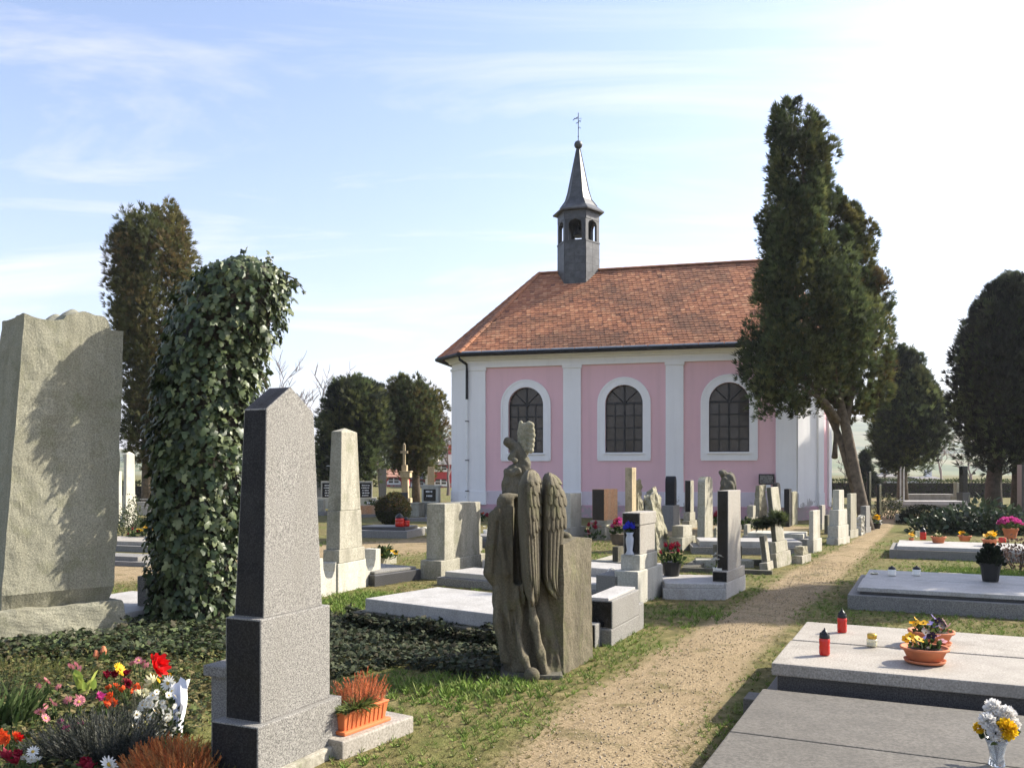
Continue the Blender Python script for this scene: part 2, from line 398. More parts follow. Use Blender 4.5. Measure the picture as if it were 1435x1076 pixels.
# ================================================================== SETTING: ground, paths, hills
A0 = R(25.5)                                        # the grave rows and the path run 25.5 deg to the right of the view
DV = Vector((math.sin(A0), math.cos(A0), 0)); RV = Vector((math.cos(A0), -math.sin(A0), 0))
def rd(r, d, z=0): p = RV*r + DV*d; return Vector((p.x, p.y, z))
edges = [(1076,690,968),(1000,770,1012),(920,905,1062),(850,1032,1135),(800,1108,1190),(765,1180,1226),(738,1226,1252),(716,1238,1262),(703,1247,1266)]
PY, PL, PR = [], [], []
for v, l, r in edges:
    w_ = (r-l)*.10; a, b = G(l+w_, v), G(r-w_, v); PY.append(a.y); PL.append(a.x); PR.append(b.x)
PY = [-3.0]+PY; PL = [-3.35]+PL; PR = [-2.0]+PR
def path_q(x, y):                                   # 0 in the middle of the path, 1 at its edge
    l, r = np.interp(y, PY, PL), np.interp(y, PY, PR); return np.abs(x-(l+r)/2)/((r-l)/2)
P2 = np.array([(-26,-2),(-14,7),(-7.0,13.6),(-3.0,18.2),(2.0,22.6),(7,25.2)])
def path2_d(x, y):                                  # distance to the centre line of the second path
    x, y = np.asarray(x, float), np.asarray(y, float); best = np.full(x.shape, 1e9)
    for a, b in zip(P2[:-1], P2[1:]):
        ab = b-a; t = np.clip(((x-a[0])*ab[0]+(y-a[1])*ab[1])/(ab@ab), 0, 1)
        best = np.minimum(best, np.hypot(x-a[0]-t*ab[0], y-a[1]-t*ab[1]))
    return best
def gz(x, y): return .03*(fbm(np.asarray(x)*.9+40, np.asarray(y)*.9+40, 3)-.5)
def graded(lo, hi, step, far, k=1.35):
    a = list(np.arange(lo, hi+step/2, step)); s = step
    while a[-1] < far: s *= k; a.append(a[-1]+s)
    s = step
    while a[0] > -far: s *= k; a.insert(0, a[0]-s)
    return np.array(a)
gx, gy = graded(-10, 16, .12, 2000), graded(2, 32, .12, 2000)
X, Y = np.meshgrid(gx, gy); Zg = gz(X, Y)
def grid_obj(name, X, Y, Z, attrs, mat):
    n, m = X.shape; me = bpy.data.meshes.new(name); V = np.stack([X, Y, Z], -1).reshape(-1, 3)
    me.vertices.add(n*m); me.vertices.foreach_set('co', V.reshape(-1).astype(np.float32))
    i = np.arange(n*m).reshape(n, m); Q = np.stack([i[:-1,:-1], i[:-1,1:], i[1:,1:], i[1:,:-1]], -1).reshape(-1, 4)
    me.loops.add(Q.size); me.polygons.add(len(Q)); me.loops.foreach_set('vertex_index', Q.reshape(-1).astype(np.int32))
    me.polygons.foreach_set('loop_start', (np.arange(len(Q))*4).astype(np.int32)); me.polygons.foreach_set('loop_total', np.full(len(Q), 4, np.int32))
    for k, a in attrs.items():
        at = me.attributes.new(k, 'FLOAT', 'POINT'); at.data.foreach_set('value', a.reshape(-1).astype(np.float32))
    me.polygons.foreach_set('use_smooth', [True]*len(Q)); me.materials.append(MATS[mat]); me.update(calc_edges=True)
    return link(name, me)
def ground_mat(name, sand_all=False):
    m, nt, b = newmat(name); v = coords(nt, world_space=True)
    n1 = noise(nt, v, .7, 5, .6); n2 = noise(nt, v, 7, 5, .7); n3 = noise(nt, v, 60, 3, .7)
    sand = ramp(nt, n3, [(.3, (.16,.118,.066)), (.5, (.28,.212,.125)), (.72, (.42,.33,.205))])
    sand = mix(nt, ramp(nt, n2, [(.5, (0,)*3), (.72, (.6,)*3)]), sand, (.12,.088,.042))
    sand = mix(nt, ramp(nt, n1, [(.45, (0,)*3), (.7, (.4,)*3)]), sand, (.19,.14,.07))
    n4 = noise(nt, v, 2.2, 6, .7, .5); sand = mix(nt, ramp(nt, n4, [(.53, (0,)*3), (.66, (.75,)*3)]), sand, (.10,.088,.032))
    if sand_all: col = sand
    else:
        soil = ramp(nt, n2, [(.3, (.06,.055,.022)), (.5, (.135,.115,.045)), (.68, (.26,.21,.10))])
        soil = mix(nt, ramp(nt, n1, [(.45, (0,)*3), (.65, (.7,)*3)]), soil, (.10,.125,.028))
        a = nd(nt, 'ShaderNodeAttribute', attribute_name='sandy')
        md = nd(nt, 'ShaderNodeMath', operation='MULTIPLY_ADD', ins={0: n2, 1: .9, 2: -.45})
        ad = nd(nt, 'ShaderNodeMath', operation='ADD', ins={0: a.outputs['Fac'], 1: md.outputs[0]})
        col = mix(nt, ramp(nt, ad.outputs[0], [(.3, (0,)*3), (.75, (1,)*3)]), soil, sand)
    nt.links.new(col, b.inputs['Base Color']); b.inputs['Roughness'].default_value = .97; b.inputs['Specular IOR Level'].default_value = .15
    h = mix(nt, .5, n3, n2); bump(nt, b, h, .9, .03)
ground_mat('ground'); ground_mat('sand', True)
sandy = np.clip(1.9-path_q(X, Y)*1.15, 0, 1)*(Y < 60)
sandy = np.maximum(sandy, np.clip(1.6-path2_d(X, Y)/1.5, 0, 1))
ground = grid_obj('ground', X, Y, Zg, {'sandy': sandy}, 'ground'); tag(ground, kind='structure')
# the trodden path: a shallow sheet that dips under the ground at its ragged edges
ys = np.concatenate([np.arange(-2.5, 14, .1), np.arange(14, 60, .3)]); ks = np.linspace(-1.12, 1.12, 25)
YY, KK = np.meshgrid(ys, ks, indexing='ij'); l, r = np.interp(YY, PY, PL), np.interp(YY, PY, PR)
XX = (l+r)/2 + KK*(r-l)/2
ZZ = gz(XX, YY) + .011 - .019*np.abs(KK)**2.2 + .012*(fbm(XX*3, YY*3, 9)-.5)
tag(grid_obj('path', XX, YY, ZZ, {}, 'sand'), kind='structure')
t = np.linspace(0, 1, 160); cum = np.concatenate([[0], np.cumsum(np.hypot(*np.diff(P2, axis=0).T))]); cum /= cum[-1]
cx, cy = np.interp(t, cum, P2[:,0]), np.interp(t, cum, P2[:,1]); tx, ty = np.gradient(cx), np.gradient(cy); ln = np.hypot(tx, ty)
ks = np.linspace(-1.5, 1.5, 19)
XX = cx[:,None]-(ty/ln)[:,None]*ks; YY = cy[:,None]+(tx/ln)[:,None]*ks
tag(grid_obj('cross_path', XX, YY, gz(XX, YY)+.012-.02*np.abs(ks/1.5)**2.2+.012*(fbm(XX*3, YY*3, 9)-.5), {}, 'sand'), kind='structure')
# hills behind the town
def hill_mat():
    m, nt, b = newmat('hill'); v = coords(nt, world_space=True)
    n = noise(nt, v, .012, 5, .6); col = ramp(nt, n, [(.38, (.035,.05,.025)), (.5, (.10,.13,.05)), (.6, (.19,.17,.09)), (.7, (.05,.06,.03))])
    nt.links.new(col, b.inputs['Base Color']); b.inputs['Roughness'].default_value = 1
hill_mat()
hx, hy = np.linspace(-1900, 1900, 150), np.linspace(320, 1900, 60); HX, HY = np.meshgrid(hx, hy)
az = np.degrees(np.arctan2(HX, HY))
prof = np.interp(az, [-60, -30, -12, -6, 0, 10, 20, 24, 28, 40, 60], [30, 34, 40, 62, 70, 66, 84, 74, 60, 70, 60])
rr = np.hypot(HX, HY); ramp_h = np.clip((rr-380)/950, 0, 1)**1.3
HZ = prof*ramp_h*(.72+.55*fbm(HX/260+9, HY/260+5, 21))*np.where(rr > 1500, np.clip(1-(rr-1500)/1500, .5, 1), 1) - 3
tag(grid_obj('hills', HX, HY, HZ, {}, 'hill'), kind='structure')

# ================================================================== CHAPEL
CA = R(14.4); CP = Vector((-1.56, 31.7, 0)); CL, CW = 11.28, 7.6
chapel = thing('chapel', 'pink baroque chapel with white pilasters, red tiled roof and slate bell turret', 'chapel', CP, -CA)
def su(u): k = (u-CX)/F; return (31.7*k+1.56)/(.9686+.2487*k)
def sz(v, s): return Zat(v, 31.7-.2487*s)
c = .886
FP = [(0,0),(CL,0),(CL+c,c),(CL+1.18,1.51),(CL+1.18,CW-1.51),(CL+c,CW-c),(CL,CW),(0,CW),(-c,CW-c),(-c,c)]
def offset(poly, o):
    out = []; n = len(poly)
    for i in range(n):
        p0, p1, p2 = Vector(poly[i-1]), Vector(poly[i]), Vector(poly[(i+1) % n])
        e1, e2 = (p1-p0).normalized(), (p2-p1).normalized(); n1, n2 = Vector((e1.y, -e1.x)), Vector((e2.y, -e2.x))
        b = (n1+n2).normalized(); q = p1 + b*(o/max(.3, b.dot(n1))); out.append((q.x, q.y))
    return out
def band(mb, o0, o1, z0, z1, poly=FP, m=0):          # one moulding course all round
    a, b = offset(poly, o0), offset(poly, o1); n = len(a)
    for i in range(n):
        j = (i+1) % n
        mb.poly([(*a[i], z0), (*a[j], z0), (*b[j], z1), (*b[i], z1)], m)
WT = 5.33
wins = []                                            # (s0, s1, sill z, spring z, top z)
for uo0, uo1 in ((712.6,761.5),(848.2,900.8),(993.5,1050)):
    s0, s1 = su(uo0), su(uo1); wins.append((s0, s1, 2.24, 4.60-(s1-s0)/2, 4.60))
def arch(s0, s1, zs, n=14):
    cxx, rr_ = (s0+s1)/2, (s1-s0)/2
    return [(cxx-rr_*math.cos(math.pi*k/n), zs+rr_*math.sin(math.pi*k/n)) for k in range(n+1)]
mb = MB()
xs = [0]
for (s0, s1, zb, zs, zt) in wins:
    mb.poly([(xs[-1],0,.42),(s0,0,.42),(s0,0,WT+.5),(xs[-1],0,WT+.5)])
    mb.poly([(s0,0,.42),(s1,0,.42),(s1,0,zb),(s0,0,zb)])
    A = arch(s0, s1, zs)
    for p, q in zip(A[:-1], A[1:]): mb.poly([(p[0],0,p[1]),(q[0],0,q[1]),(q[0],0,WT+.5),(p[0],0,WT+.5)])
    ring = [(s0, zb), (s1, zb)] + A[::-1]            # reveals
    for p, q in zip(ring, ring[1:]+ring[:1]): mb.poly([(p[0],0,p[1]),(q[0],0,q[1]),(q[0],.24,q[1]),(p[0],.24,p[1])])
    xs.append(s1)
mb.poly([(xs[-1],0,.42),(CL,0,.42),(CL,0,WT+.5),(xs[-1],0,WT+.5)])
wm_ = [0]*len(mb.f)
for i in range(1, len(FP)):
    p, q = FP[i], FP[(i+1) % len(FP)]; white = i in (1, 5, 7, 9)
    mb.poly([(*p,.42),(*q,.42),(*q,WT+.5),(*p,WT+.5)], 1 if white else 0)
wall = mb.build('wall', ['pink_plaster', 'white_plaster'], chapel)
mb = MB(); band(mb, .05, .05, -.2, .42); band(mb, .05, .0, .42, .46); mb.build('plinth', 'plinth_pink', chapel)
mb = MB()
pil = [(0, su(681)), (su(789.6), su(814.5)), (su(933), su(958)), (su(1087), CL)]
bays = [(pil[0][1], pil[1][0]), (pil[1][1], pil[2][0]), (pil[2][1], pil[3][0])]
for a, b in bays: mb.box(a, b, -.03, .0, .44, .92)
mb.build('dado', 'plinth_pale', chapel, .008)
for i, (a, b) in enumerate(pil):
    mb = MB(); mb.box(a, b, -.085, -.001, .9, 5.22).box(a-.03, b+.03, -.12, 0, .42, .9); mb.box(a-.03, b+.03, -.115, -.001, 5.22, WT+.01)
    mb.build('pilaster', 'white_plaster', chapel, .01)
for s_, d_ in ((CL, 1), (0, -1)):                    # pilaster strips on the cut corners
    for t0, t1 in ((.0, .26), (.99, 1.25)) if d_ > 0 else ((.0, 1.25),):
        mb = MB(); e = Vector((d_*.7071, .7071)); n = Vector((d_*.7071, -.7071))
        for z0, z1, oo in ((.42, .9, .1), (.9, WT, .07)):
            P = [Vector((s_, 0))+e*t0, Vector((s_, 0))+e*t1, Vector((s_, 0))+e*t1+n*oo, Vector((s_, 0))+e*t0+n*oo]
            mb.prism([(p.x, p.y) for p in P], lambda p, q, t: (p, q, t), z0, z1)
        mb.build('corner_strip', 'white_plaster', chapel)
mb = MB()
a_ = Vector(FP[2]); b_ = Vector(FP[3]); e = (b_-a_).normalized(); n = Vector((e.y, -e.x))
P = [a_+e*.45, b_, b_+n*.07, a_+e*.45+n*.07]; mb.prism([(p.x, p.y) for p in P], lambda p, q, t: (p, q, t), .42, WT)
mb.build('corner_strip', 'white_plaster', chapel)
mb = MB()
for o0, o1, z0, z1 in ((.10,.10,WT,5.42),(.10,.05,5.42,5.421),(.05,.05,5.42,5.58),(.05,.14,5.58,5.585),(.14,.16,5.585,5.65),(.16,.28,5.65,5.73),(.28,.30,5.73,5.79),(.30,-.1,5.79,5.791),(0,.1,WT-.001,WT)):
    band(mb, o0, o1, z0, z1)
mb.build('cornice', 'white_plaster', chapel)
# windows
def make_window(s0, s1, zb, zs, zt):
    w = bpy.data.objects.new('window', None); COL.objects.link(w); w.parent = chapel; w.location = (s0, 0, zb); W = s1-s0; hz = zs-zb; rad = W/2
    mb = MB(); o = .26; inner = [(0,0)]+[(p, q) for p, q in arch(0, W, hz, 18)]+[(W,0)]
    k = (rad+o)/rad
    outer = [(-o,-.26)]+[(rad+(p-rad)*k, hz+(q-hz)*k) for p, q in arch(0, W, hz, 18)]+[(W+o,-.26)]
    for i in range(len(inner)-1):
        a, b, cc, d = inner[i], inner[i+1], outer[i+1], outer[i]
        mb.poly([(a[0],-.045,a[1]),(b[0],-.045,b[1]),(cc[0],-.045,cc[1]),(d[0],-.045,d[1])])
        mb.poly([(d[0],-.045,d[1]),(cc[0],-.045,cc[1]),(cc[0],0,cc[1]),(d[0],0,d[1])])
        mb.poly([(a[0],-.045,a[1]),(b[0],-.045,b[1]),(b[0],.02,b[1]),(a[0],.02,a[1])])
    mb.poly([(-o,-.045,-.26),(W+o,-.045,-.26),(W,-.045,0),(0,-.045,0)]); mb.poly([(-o,-.045,-.26),(W+o,-.045,-.26),(W+o,0,-.26),(-o,0,-.26)])
    rib = [(rad+(p-rad)*(k+.02), hz+(q-hz)*(k+.02), rad+(p-rad)*(k-.07), hz+(q-hz)*(k-.07)) for p, q in arch(0, W, hz, 18)]
    rib = [(-o-.015,-.2,-o+.05,-.2)]+rib+[(W+o+.015,-.2,W+o-.05,-.2)]
    for a, b in zip(rib[:-1], rib[1:]):
        mb.poly([(a[0],-.065,a[1]),(b[0],-.065,b[1]),(b[2],-.065,b[3]),(a[2],-.065,a[3])]); mb.poly([(a[0],-.065,a[1]),(b[0],-.065,b[1]),(b[0],-.0,b[1]),(a[0],-.0,a[1])])
        mb.poly([(a[2],-.065,a[3]),(b[2],-.065,b[3]),(b[2],-.045,b[3]),(a[2],-.045,a[3])])
    mb.build('surround', 'white_plaster', w)
    MB().box(-.06, W+.06, -.09, .23, -.035, .03).build('sill', 'white_plaster', w, .01)
    # bars
    y0, y1, b = .15, .20, .02; rows = 4; mb = MB(); top = hz+.02
    mb.box(0, .035, y0, y1, .03, top); mb.box(W-.035, W, y0, y1, .03, top); mb.box(0, W, y0-.004, y1+.004, .03, .075); mb.box(0, W, y0-.006, y1+.006, top-.035, top+.035)
    mb.box(rad-.035, rad+.035, y0-.01, y1+.01, .03, top+rad-.02)
    for q in (1, 3): mb.box(W*q/4-b, W*q/4+b, y0, y1, .03, top)
    for q in range(1, rows): z = .05+(top-.05)*q/rows; mb.box(0, W, y0-.002, y1+.002, z-b, z+b)
    for a in (math.pi*.25, math.pi*.75):
        mb.tube([(rad, (y0+y1)/2, top), (rad+(rad-.02)*math.cos(a), (y0+y1)/2, top+(rad-.04)*math.sin(a))], .024, 6)
    A = arch(0, W, top, 16); mb2 = [(rad+(p-rad)*.94, top+(q-top)*.94) for p, q in A]
    for i in range(len(A)-1):
        mb.poly([(A[i][0],y0,A[i][1]),(A[i+1][0],y0,A[i+1][1]),(mb2[i+1][0],y0,mb2[i+1][1]),(mb2[i][0],y0,mb2[i][1])])
        mb.poly([(mb2[i][0],y0,mb2[i][1]),(mb2[i+1][0],y0,mb2[i+1][1]),(mb2[i+1][0],y1,mb2[i+1][1]),(mb2[i][0],y1,mb2[i][1])])
    mb.tube([(rad, .16, top-.02), (rad, .12, top-.02)], .06, 8)
    mb.build('muntin_bars', 'muntin', w)
    pw, ph = W/4-.03, (top-.05)/rows-.03
    pm = MB().box(0, pw, 0, .008, 0, ph).mesh('pane', 'pane')
    for i in range(4):
        for j in range(rows):
            p = link('pane', pm, w); p.location = (W*i/4+.015, .178+random.uniform(-.004,.004), .065+(top-.05)*j/rows); p.rotation_euler = (random.uniform(-.012,.012), 0, random.uniform(-.012,.012))
    for q in range(4):
        pts = [(rad, top+.02)]+[(rad+(rad-.03)*math.cos(math.pi*(q+t/5)/4), top+.02+(rad-.05)*math.sin(math.pi*(q+t/5)/4)) for t in range(6)]
        MB().prism(pts, lambda p, z, t: (p, t, z), .176, .184).build('pane', 'pane', w)
for w in wins: make_window(*w)
# plaque on the wall
mb = MB(); s0, s1 = su(1063), su(1085); z0, z1 = sz(678.5, 10), sz(664, 10)
mb.box(s0, s1, -.16, -.13, z0, z1); pl = mb.build('plaque', 'black_granite', chapel, .006)
mb = MB()
for j in range(7):
    z = z1-.05-j*(z1-z0-.08)/7; x = s0+.05
    while x < s1-.06:
        wd = random.uniform(.008, .022); mb.box(x, min(x+wd, s1-.05), -.1635, -.1605, z-.018, z); x += wd+random.choice((.008,.008,.02))
mb.build('lettering', 'letter', pl)
MB().box(s0+.22, s1-.12, -.15, -.032, z0-.22, z0-.01).build('bracket', 'white_paint', pl)
# ---- roof
EO = .50; EV = [Vector((*p, 5.80)) for p in offset(FP, EO)]; zr = 9.46
R0, R1 = Vector((1.74, CW/2, zr)), Vector((CL-.35, CW/2, zr))
tops = {0:(R0,R1), 6:(R1,R0)}
faces = []
for i in range(len(EV)):
    j = (i+1) % len(EV); a, b = EV[i], EV[j]
    if i in (0,): faces.append([a, b, R1, R0])
    elif i == 6: faces.append([a, b, R0, R1])
    else: faces.append([a, b, R1 if i < 6 else R0])
mb = MB()
for f in faces: mb.poly(f)
mb.poly([(*p, 5.795) for p in offset(FP, EO)][::-1])
roof = mb.build('roof', 'roof_tile', chapel)
tv, tf, tvar = [], [], []
def tile_rows(f, exposure=.155, tw=.165):
    a, b = f[0], f[1]; ex = (b-a).normalized(); nn = (b-a).cross(f[2]-a).normalized()
    if nn.z < 0: nn = -nn
    up = nn.cross(ex).normalized(); up = up if up.z > 0 else -up
    P = [((p-a).dot(ex), (p-a).dot(up)) for p in f]; top = max(q for _, q in P); row = 0
    h = -.05
    while h < top-.04:
        hh = min(max(h+.06, 0.001), top-.001); xsn = []
        for (x0,h0),(x1,h1) in zip(P, P[1:]+P[:1]):
            if (h0-hh)*(h1-hh) <= 0 and abs(h1-h0) > 1e-6: xsn.append(x0+(x1-x0)*(hh-h0)/(h1-h0))
        if len(xsn) >= 2:
            l_, r_ = min(xsn), max(xsn); x = l_-(tw*.5 if row % 2 else 0)
            while x < r_:
                xa, xb = max(x+.004, l_), min(x+tw-.004, r_)
                if xb-xa > .02:
                    j1, j2 = random.uniform(-.006,.006), random.uniform(.0,.012); i = len(tv); hl = h+j1
                    th = .022+j2
                    pts = [(xa,hl,th),((xa+xb)/2,hl-.025,th),(xb,hl,th),(xb,hl+.30,.006),(xa,hl+.30,.006),(xa,hl,th-.018),((xa+xb)/2,hl-.025,th-.018),(xb,hl,th-.018)]
                    for (p, q, o) in pts: tv.append(tuple(a+ex*p+up*q+nn*o))
                    tf.extend([(i,i+1,i+2,i+3,i+4),(i+5,i+6,i+1,i),(i+6,i+7,i+2,i+1)]); vv = random.gauss(.5,.24); tvar.extend([vv]*8)
                x += tw
        h += exposure; row += 1
for i in (0, 1, 2, 8, 9): tile_rows(faces[i])
me = bpy.data.meshes.new('roof_tiles'); me.from_pydata(tv, [], tf); me.materials.append(MATS['roof_tile'])
at = me.attributes.new('var', 'FLOAT', 'POINT'); at.data.foreach_set('value', np.clip(tvar, 0, 1).astype(np.float32)); me.update()
tag(link('roof_tiles', me, roof), kind='stuff')
tl = .34; bm_ = MB()
prof = [(.11*math.cos(math.pi*k/6), .085*math.sin(math.pi*k/6)) for k in range(7)]
for k in range(6):
    (y0,z0),(y1,z1) = prof[k], prof[k+1]; bm_.poly([(0,y0,z0),(tl+.03,y0*.86,z0*.86),(tl+.03,y1*.86,z1*.86),(0,y1,z1)])
for k in range(6):
    (y0,z0),(y1,z1) = prof[k], prof[k+1]; bm_.poly([(0,y0,z0),(0,y1,z1),(0,y1*.8,z1*.75),(0,y0*.8,z0*.75)])
rt = bm_.mesh('ridge_tile', 'roof_tile')
at = rt.attributes.new('var', 'FLOAT', 'POINT'); at.data.foreach_set('value', np.full(len(rt.vertices), .62, np.float32))
def ridge_run(a, b):
    L_ = (b-a).length; n = int(L_/tl); d = (b-a).normalized()
    for k in range(n):
        o = link('ridge_tile', rt, roof); o.location = a+d*(k*L_/n)+Vector((0,0,.01)); q = d.to_track_quat('X', 'Z'); o.rotation_euler = q.to_euler(); o.rotation_euler.rotate_axis('X', random.uniform(-.05,.05))
ridge_run(R0, R1); ridge_run(EV[0], R0); ridge_run(EV[9], R0); ridge_run(EV[1], R1); ridge_run(EV[2], R1)
# eaves: zinc flashing strips, gutter, downpipe
a, b = EV[0], EV[1]; n_ = 14
fm = MB().box(0, (b-a).length/n_-.03, -.012, 0, 0, .10).mesh('flashing', 'zinc')
for k in range(n_):
    o = link('flashing', fm, roof); o.location = a+(b-a)*(k/n_)+Vector((.01, -.03, -.02)); o.rotation_euler = (R(-14)+random.uniform(-.03,.03), 0, random.uniform(-.004,.004))
g = MB(); path_g = [p+Vector((0,0,-.04)) for p in (EV[8], EV[9], EV[0], EV[1], EV[2], EV[3])]
ctr = Vector((CL/2, CW/2, 5.78)); path_g = [p+(p-ctr).normalized()*.07 for p in path_g]
g.tube(path_g, .075, 8); gut = g.build('gutter', 'iron', chapel)
q0 = path_g[2]; mb = MB(); mb.tube([q0+Vector((0.05,.02,-.02)), q0+Vector((.07,.05,-.16)), Vector((-.02,-.20,5.45)), Vector((-.02,-.17,5.2)), Vector((-.02,-.17,4.2))], .05, 8, 0)
mb.build('downpipe_elbow', 'iron', gut); MB().tube([(-.02,-.17,4.2),(-.02,-.17,.2)], .042, 8).build('downpipe', 'white_paint', gut)
mb = MB()
for z in (3.4, 2.0, .9): mb.box(-.075, .035, -.225, -.05, z, z+.03)
mb.build('pipe_clip', 'iron', gut)
# ---- bell turret
TX = 3.33; tur = bpy.data.objects.new('bell_turret', None); COL.objects.link(tur); tur.parent = chapel; tur.location = (TX, CW/2, 0)
SR = .83
hexa = lambda r, z, ph=0: [(r*math.cos(math.pi*k/3+ph), r*math.sin(math.pi*k/3+ph), z) for k in range(6)]
mb = MB(); mb.loft([hexa(SR,8.3), hexa(SR,10.5)]); mb.loft([hexa(SR+.03,10.49), hexa(SR+.03,10.55)]); mb.build('drum', 'slate_edge', tur)
mb = MB()
for k in range(6):
    a0, a1 = Vector(hexa(SR,0)[k]), Vector(hexa(SR,0)[(k+1) % 6]); ex = (a1-a0); L_ = ex.length; ex.normalize(); nin = -Vector((ex.y, -ex.x, 0))
    o0 = .16; pts_l = [(0,10.53),(o0,10.53),(o0,11.2),(o0+.06,11.3),(L_/2,11.36),(L_/2,11.74),(0,11.74)]
    pts_r = [(L_-p, q) for p, q in pts_l][::-1]
    for pp in (pts_l, pts_r): mb.prism(pp, lambda p, q, t, a0=a0, ex=ex, nin=nin: a0+ex*p+nin*t+Vector((0,0,q)), .0, .1)
mb.build('lantern_posts', 'slate_edge', tur)
# slate sheets on the drum and above the openings, each its own piece
sh = [MB().box(-.20, .20, -.012, .0, 0, .29).mesh('slate_sheet', 'slate'), MB().box(-.13, .13, -.012, .0, 0, .16).mesh('slate_sheet', 'slate')]
for k in range(6):
    a0, a1 = Vector(hexa(SR,0)[k]), Vector(hexa(SR,0)[(k+1) % 6]); md = (a0+a1)/2; ang = math.atan2(md.y, md.x)+math.pi/2; ex = (a1-a0).normalized()
    for row in range(7):
        for cc in (-1, 1):
            o = link('slate_sheet', sh[0], tur); o.location = md+ex*(cc*.205)+Vector((0,0,8.45+row*.295)); o.rotation_euler = (random.uniform(-.02,.02), random.uniform(-.008,.008), ang)
    for cc in (-1, 0, 1):
        for row in range(2):
            o = link('slate_sheet', sh[1], tur); o.location = md+ex*(cc*.268)+Vector((0,0,11.375+row*.168)); o.rotation_euler = (random.uniform(-.02,.02), 0, ang)
mb = MB(); mb.loft([hexa(1.02,11.70), hexa(1.03,11.75), hexa(.74,11.98), hexa(.53,12.25), hexa(.42,12.6), hexa(.075,14.28)]); spire = mb.build('spire', 'slate', tur)
mb = MB()
for k in range(6): mb.tube([hexa(.745,11.99)[k], hexa(.535,12.26)[k], hexa(.425,12.61)[k], hexa(.08,14.28)[k]], .014, 5)
mb.build('seam', 'slate_edge', spire)
mb = MB(); mb.lathe([(.05,14.25),(.09,14.28),(.06,14.31)]+[(.165*math.sin(math.pi*k/10)+.001, 14.46-.165*math.cos(math.pi*k/10)) for k in range(1,10)]+[(.03,14.62)], 14); mb.build('ball', 'slate', tur, smooth=True)
mb = MB(); mb.tube([(0,0,14.6),(0,0,15.72)], .016, 6)
for z, s in ((15.05,1),(15.25,-1),(15.3,1)): mb.tube([(0,0,z)]+[(s*(.07-.06*math.cos(a*.6)),0,z+.02+.08*math.sin(a*.9)) for a in np.linspace(.3,3.2,7)], .011, 5)
mb.tube([(-.22,0,15.45),(-.02,0,15.55),(0,0,15.5)], [.01,.02,.01], 5); mb.tube([(-.2,0,15.44),(-.16,0,15.52),(-.02,0,15.48)], .011, 5)
mb.tube([(0,0,15.38),(.1,0,15.4),(.12,0,15.5),(.04,0,15.48)], .01, 5); mb.lathe([(.001,14.75),(.035,14.79),(.001,14.83)], 8)
mb.build('weathervane', 'iron', tur)
mb = MB(); mb.lathe([(.26,10.85),(.2,10.9),(.16,11.1),(.1,11.22),(.02,11.25)], 14); mb.tube([(0,0,11.2),(0,0,11.6)], .03, 6); mb.tube([(-.7,0,11.55),(.7,0,11.55)], .04, 6); mb.build('bell', 'iron', tur)
